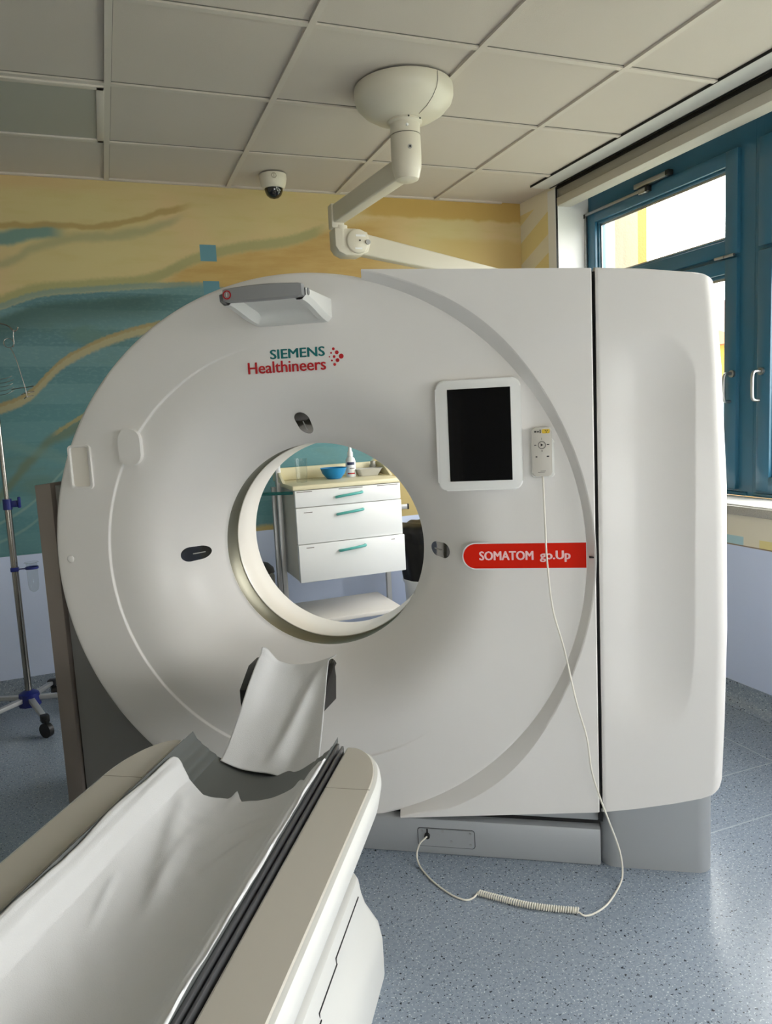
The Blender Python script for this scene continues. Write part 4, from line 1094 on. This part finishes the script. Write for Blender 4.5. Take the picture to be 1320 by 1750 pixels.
b.tube([(IX, IY, 1.88), (IX + 0.0, IY, zt), (IX + .04, IY - .0, zt + 0.001), (IX + .085, IY - 0.005, zt - .012), (IX + .108, IY - 0.005, zt - .036), (IX + .122, IY - .005, zt - .030), (IX + .127, IY - .005, zt - .018)], 0.0032, 8, 5)
for a in (2.2, 4.0):
    d = Vector((math.cos(a), math.sin(a), 0)); q = Vector((IX, IY, zt))
    b.tube([q, q + d * 0.05, q + d * 0.10 - Vector((0, 0, .03)), q + d * .125 - Vector((0, 0, .02))], 0.0032, 8, 5)
build('bag_hook', b, CHROME, I)
# wire hanger hung on the hook
hx, hy = IX + 0.108, IY - 0.005
b = B()
b.tube([(hx, hy, 1.865), (hx - .004, hy, 1.835), (hx - .004, hy, 1.805), (hx - .010, hy, 1.785)], 0.0018, 8, 4)
b.tube([(hx - .026 + .021 * math.cos(t0), hy, 1.805 + .021 * math.sin(t0)) for t0 in [2 * math.pi * i / 20 for i in range(20)]], 0.0018, 8, 0, True)
b.tube([(hx - .022, hy, 1.785), (hx - .004, hy, 1.735), (hx + .022, hy, 1.60), (hx + .026, hy, 1.555)], 0.0022, 8, 3)
for z, a0, a1 in ((1.60, -0.06, 0.035), (1.575, -0.02, 0.035), (1.556, -0.01, 0.03)):
    b.tube([(hx + .024 + a0, hy, z - .008), (hx + .024 + a0 * .4, hy - .01, z - .002), (hx + .024, hy, z), (hx + .024 + a1, hy, z + .006)], 0.0022, 8, 3)
for k in range(5):
    b.tube([(hx - .20 , hy, 1.66 - .02 * k), (hx - .08, hy - .02, 1.64 - .018 * k), (hx - .028 + .006 * (k % 2), hy, 1.655 - .017 * k)], 0.0014, 6, 4)
build('wire_hanger', b, CHROME, None, loc=(hx, hy, 1.8), label='wire drip bottle hanger hanging from the infusion stand hook', cat='hanger')

# ------------------------------------------------------------------ cart seen through the bore
K = thing('medical_cart', 'white medical cart with three drawers and teal handles behind the bore', 'medical cart', (1.16, 3.80, 0))
x0, x1, yf, yb = 0.868, 1.440, 3.62, 4.02
build('body', B().box((x0 + .004, yf + 0.02, 0.56), (x1 - .004, yb - 0.05, 1.034), 0.003), mat('cart_side', (205, 200, 190), 0.5), K)
build('worktop', B().box((x0 - .012, yf - 0.012, 1.034), (x1 + .012, yb, 1.058), 0.006), CREAM, K)
b = B().box((x0 - .02, yb - 0.022, 1.0585), (x1 + .024, yb, 1.128), 0.004)
b.prism([(yf + 0.16, 1.0585), (yb, 1.0585), (yb, 1.128), (yb - .1, 1.128)], 'X', x0 - .022, x0 - .006, 0.003); b.prism([(yf + 0.16, 1.0585), (yb, 1.0585), (yb, 1.128), (yb - .1, 1.128)], 'X', x1 + .008, x1 + .024, 0.003)
build('splashback', b, CREAM, K)
for z0, z1, dy in ((0.945, 1.031, 0.0), (0.757, 0.942, 0.003), (0.560, 0.754, 0.012)):
    dr = build('drawer', B().box((x0, yf - dy, z0), (x1 + dy * .6, yf + 0.021, z1), 0.003), DRAWW, K)
    zc_ = z1 - 0.036
    b = B().tube([(1.085, yf - dy + .002, zc_ - .012), (1.09, yf - dy - .02, zc_ - .008), (1.155, yf - dy - .032, zc_), (1.215, yf - dy - .02, zc_ + .004), (1.222, yf - dy + .002, zc_ + .004)], 0.007, 10, 5); build('handle', b, TEALH, dr)
b = B()
for xa, xb, z, dy in ((x0 + .01, x0 + .09, 1.024, 0), (1.10, 1.23, 1.024, 0), (1.31, 1.425, 1.024, 0), (x0 + .04, x0 + .085, 0.918, .003), (x0 + .04, x0 + .08, 0.738, .012), (1.37, 1.39, 0.735, .012)):
    build('drawer_label', B().box((xa, yf - dy - .0008, z - .0018), (xb, yf - dy + .001, z + .0018)), mat('label_grey', (120, 112, 108), 0.6), K, smooth=0)
for x in (x0 - 0.018, x1 + 0.012):
    for y in (3.90,):
        build('post', B().box((x - .013, y - .013, 0.07), (x + .013, y + .013, 1.03 if x > 1 else 1.20), 0.003), ALU, K)
build('post', B().box((x0 - .045, 3.955, 0.07), (x0 - .02, 3.985, 1.03), 0.003), ALU, K)
build('shelf', B().box((x0 - 0.0, 3.57, 0.345), (x1 - 0.03, 3.98, 0.368), 0.004), mat('shelf_white', (222, 218, 212), 0.4), K)
build('base', B().box((x0 - .02, 3.60, 0.07), (x1 + .02, 3.98, 0.10), 0.004), ALU, K)
for x in (x0 + .03, x1 - .03):
    for y in (3.64, 3.94):
        build('caster', B().cyl((x - .012, y, 0.035), (x + .012, y, 0.035), 0.035, n=20).cyl((x, y, 0.03), (x, y, 0.072), 0.01, n=10), BLACKP, K)
b = B().tube([(x0 - .19, 3.86, 1.010), (x0 + .03, 3.66, 1.018)], 0.009, 12); build('push_bar', b, mat('teal_dark', (40, 110, 108), 0.4), K)
# things on the cart
def lathe_thing(name, label, cat, prof, c, m, n=32):
    return build(name, B().lathe(prof, c, 'Z', n), m, None, loc=c, label=label, cat=cat, solid=0)
ZT = 1.0585
build('measuring_cup', B().lathe([(0.001, 0.0), (0.026, 0.0), (0.028, 0.002), (0.033, 0.125), (0.0345, 0.126)], (0.955, 3.80, ZT), 'Z', 32), GLASS, None, loc=(0.955, 3.80, ZT), label='tall clear plastic cup at left of the cart top', cat='cup')
bw = build('bowl', B().lathe([(0.001, 0.0), (0.035, 0.0), (0.040, 0.003), (0.062, 0.030), (0.072, 0.058), (0.074, 0.060), (0.070, 0.058), (0.058, 0.030), (0.037, 0.007), (0.001, 0.006)], (1.150, 3.86, ZT), 'Z', 40), BOWLB, None, loc=(1.150, 3.86, ZT), label='shallow blue bowl on the cart top', cat='bowl')
Bt = thing('spray_bottle', 'small white bottle with pointed nozzle on the cart beside blue bowl', 'bottle', (1.262, 3.90, ZT))
c_ = (1.262, 3.90, ZT)
build('body', B().lathe([(0.001, 0), (0.026, 0), (0.028, 0.004), (0.028, 0.085), (0.024, 0.10), (0.013, 0.112), (0.013, 0.115)], c_, 'Z', 32), WHITEP, Bt)
build('cap', B().lathe([(0.0155, 0.113), (0.0155, 0.134), (0.011, 0.14), (0.008, 0.165), (0.0035, 0.185), (0.001, 0.186)], c_, 'Z', 28), WHITEP, Bt)
a0, a1 = math.radians(-150), math.radians(-60)
for z0, z1, m_, nm in ((0.066, 0.082, mat('label_navy', (28, 40, 80), 0.5), 'label_band'), (0.045, 0.050, mat('label_grey', (120, 112, 108), 0.6), 'label_text'), (0.016, 0.023, REDT, 'label_band')):
    build(nm, B().lathe([(0.0285, z0), (0.0285, z1)], c_, 'Z', 12, a0 if nm != 'label_text' else a0 + .5, a1), m_, Bt)
def kidney():
    b = B(); cx_, cy_ = 1.358, 3.89
    V = []
    for z, hw, hd in ((0.0, 0.055, 0.028), (0.040, 0.075, 0.042), (0.041, 0.077, 0.047), (0.039, 0.077, 0.047), (0.039, 0.072, 0.040), (0.004, 0.052, 0.026)):
        V.append([b.bm.verts.new((cx_ + p[0], cy_ + p[1], ZT + z)) for p in rrect(-hw, hw, -hd, hd, 0.02, 5)])
    for A_, C_ in zip(V, V[1:]):
        for i in range(len(A_)): b.bm.faces.new((A_[i], A_[(i + 1) % len(A_)], C_[(i + 1) % len(A_)], C_[i]))
    b.bm.faces.new(V[0][::-1]); b.bm.faces.new(V[-1])
    return b
build('tray', kidney(), mat('tray_grey', (186, 184, 176), 0.45), None, loc=(1.358, 3.89, ZT), label='grey cardboard tray on the cart top right of the bottle', cat='tray')
build('glass_jar', B().lathe([(0.001, 0.0), (0.018, 0), (0.02, 0.003), (0.02, 0.05), (0.014, 0.058), (0.014, 0.075), (0.001, 0.076)], (1.415, 3.962, ZT), 'Z', 24), mat('jar_grey', (150, 148, 138), 0.3), None, loc=(1.415, 3.962, ZT), label='small grey jar behind the tray on the cart top', cat='jar')

# bins and rail
Wb = thing('waste_bin', 'white waste bin stand holding a large black bag right of the cart', 'waste bin', (1.715, 3.92, 0))
c_ = (1.715, 3.92, 0)
build('body', B().lathe([(0.001, 0.0), (0.125, 0.0), (0.13, 0.01), (0.145, 0.40), (0.155, 0.42), (0.155, 0.43), (0.14, 0.435), (0.001, 0.435)], c_, 'Z', 40), WHITEP, Wb)
def bag(u, v):
    a = u * 2 * math.pi; z = 0.425 + 0.33 * v
    r = 0.150 + 0.016 * v + 0.006 * math.sin(a * 9 + v * 4) * (0.3 + v) + 0.006 * noise.noise(Vector((math.cos(a) * 3, math.sin(a) * 3, v * 5))) + (0.010 if 0.72 < v < 0.92 else 0)
    if v > 0.97: r *= 0.85
    return (c_[0] + r * math.cos(a), c_[1] + r * math.sin(a), z + 0.012 * noise.noise(Vector((a * 2, v * 3, 1))))
b = B().grid(bag, 90, 24, wrap=True); vv = list(b.bm.verts); b.bm.faces.new(vv[-90:])
build('bin_bag', b, mat('bag_black', (8, 8, 9), 0.45, spec=0.3), Wb)
build('foot_pedal', B().box((1.66, 3.735, 0.003), (1.76, 3.79, 0.022), 0.006), BLACKP, Wb)
Wl = thing('waste_bin', 'small grey bin with dark rounded lid left of the cart', 'waste bin', (0.73, 4.10, 0))
build('body', B().box((0.64, 4.01, 0.0), (0.82, 4.18, 0.545), 0.012), mat('bin_grey', (150, 150, 146), 0.5), Wl)
build('lid', B().lathe([(0.105, 0.0), (0.10, 0.025), (0.075, 0.05), (0.03, 0.065), (0.001, 0.066)], (0.73, 4.10, 0.540), 'Z', 36), mat('lid_dark', (70, 66, 62), 0.5), Wl)
Rl = thing('wall_rail', 'short grey equipment rail with black end on the wall behind bin', 'rail', (1.56, 4.22, 0.82))
build('bar', B().box((1.40, 4.205, 0.805), (1.715, 4.218, 0.835), 0.002), ALU, Rl)
build('end_cap', B().box((1.715, 4.203, 0.803), (1.725, 4.22, 0.837), 0.002), BLACKP, Rl)
build('bracket', B().box((1.50, 4.217, 0.81), (1.53, 4.247, 0.83), 0.002), ALU, Rl)
bpy.context.view_layer.update()
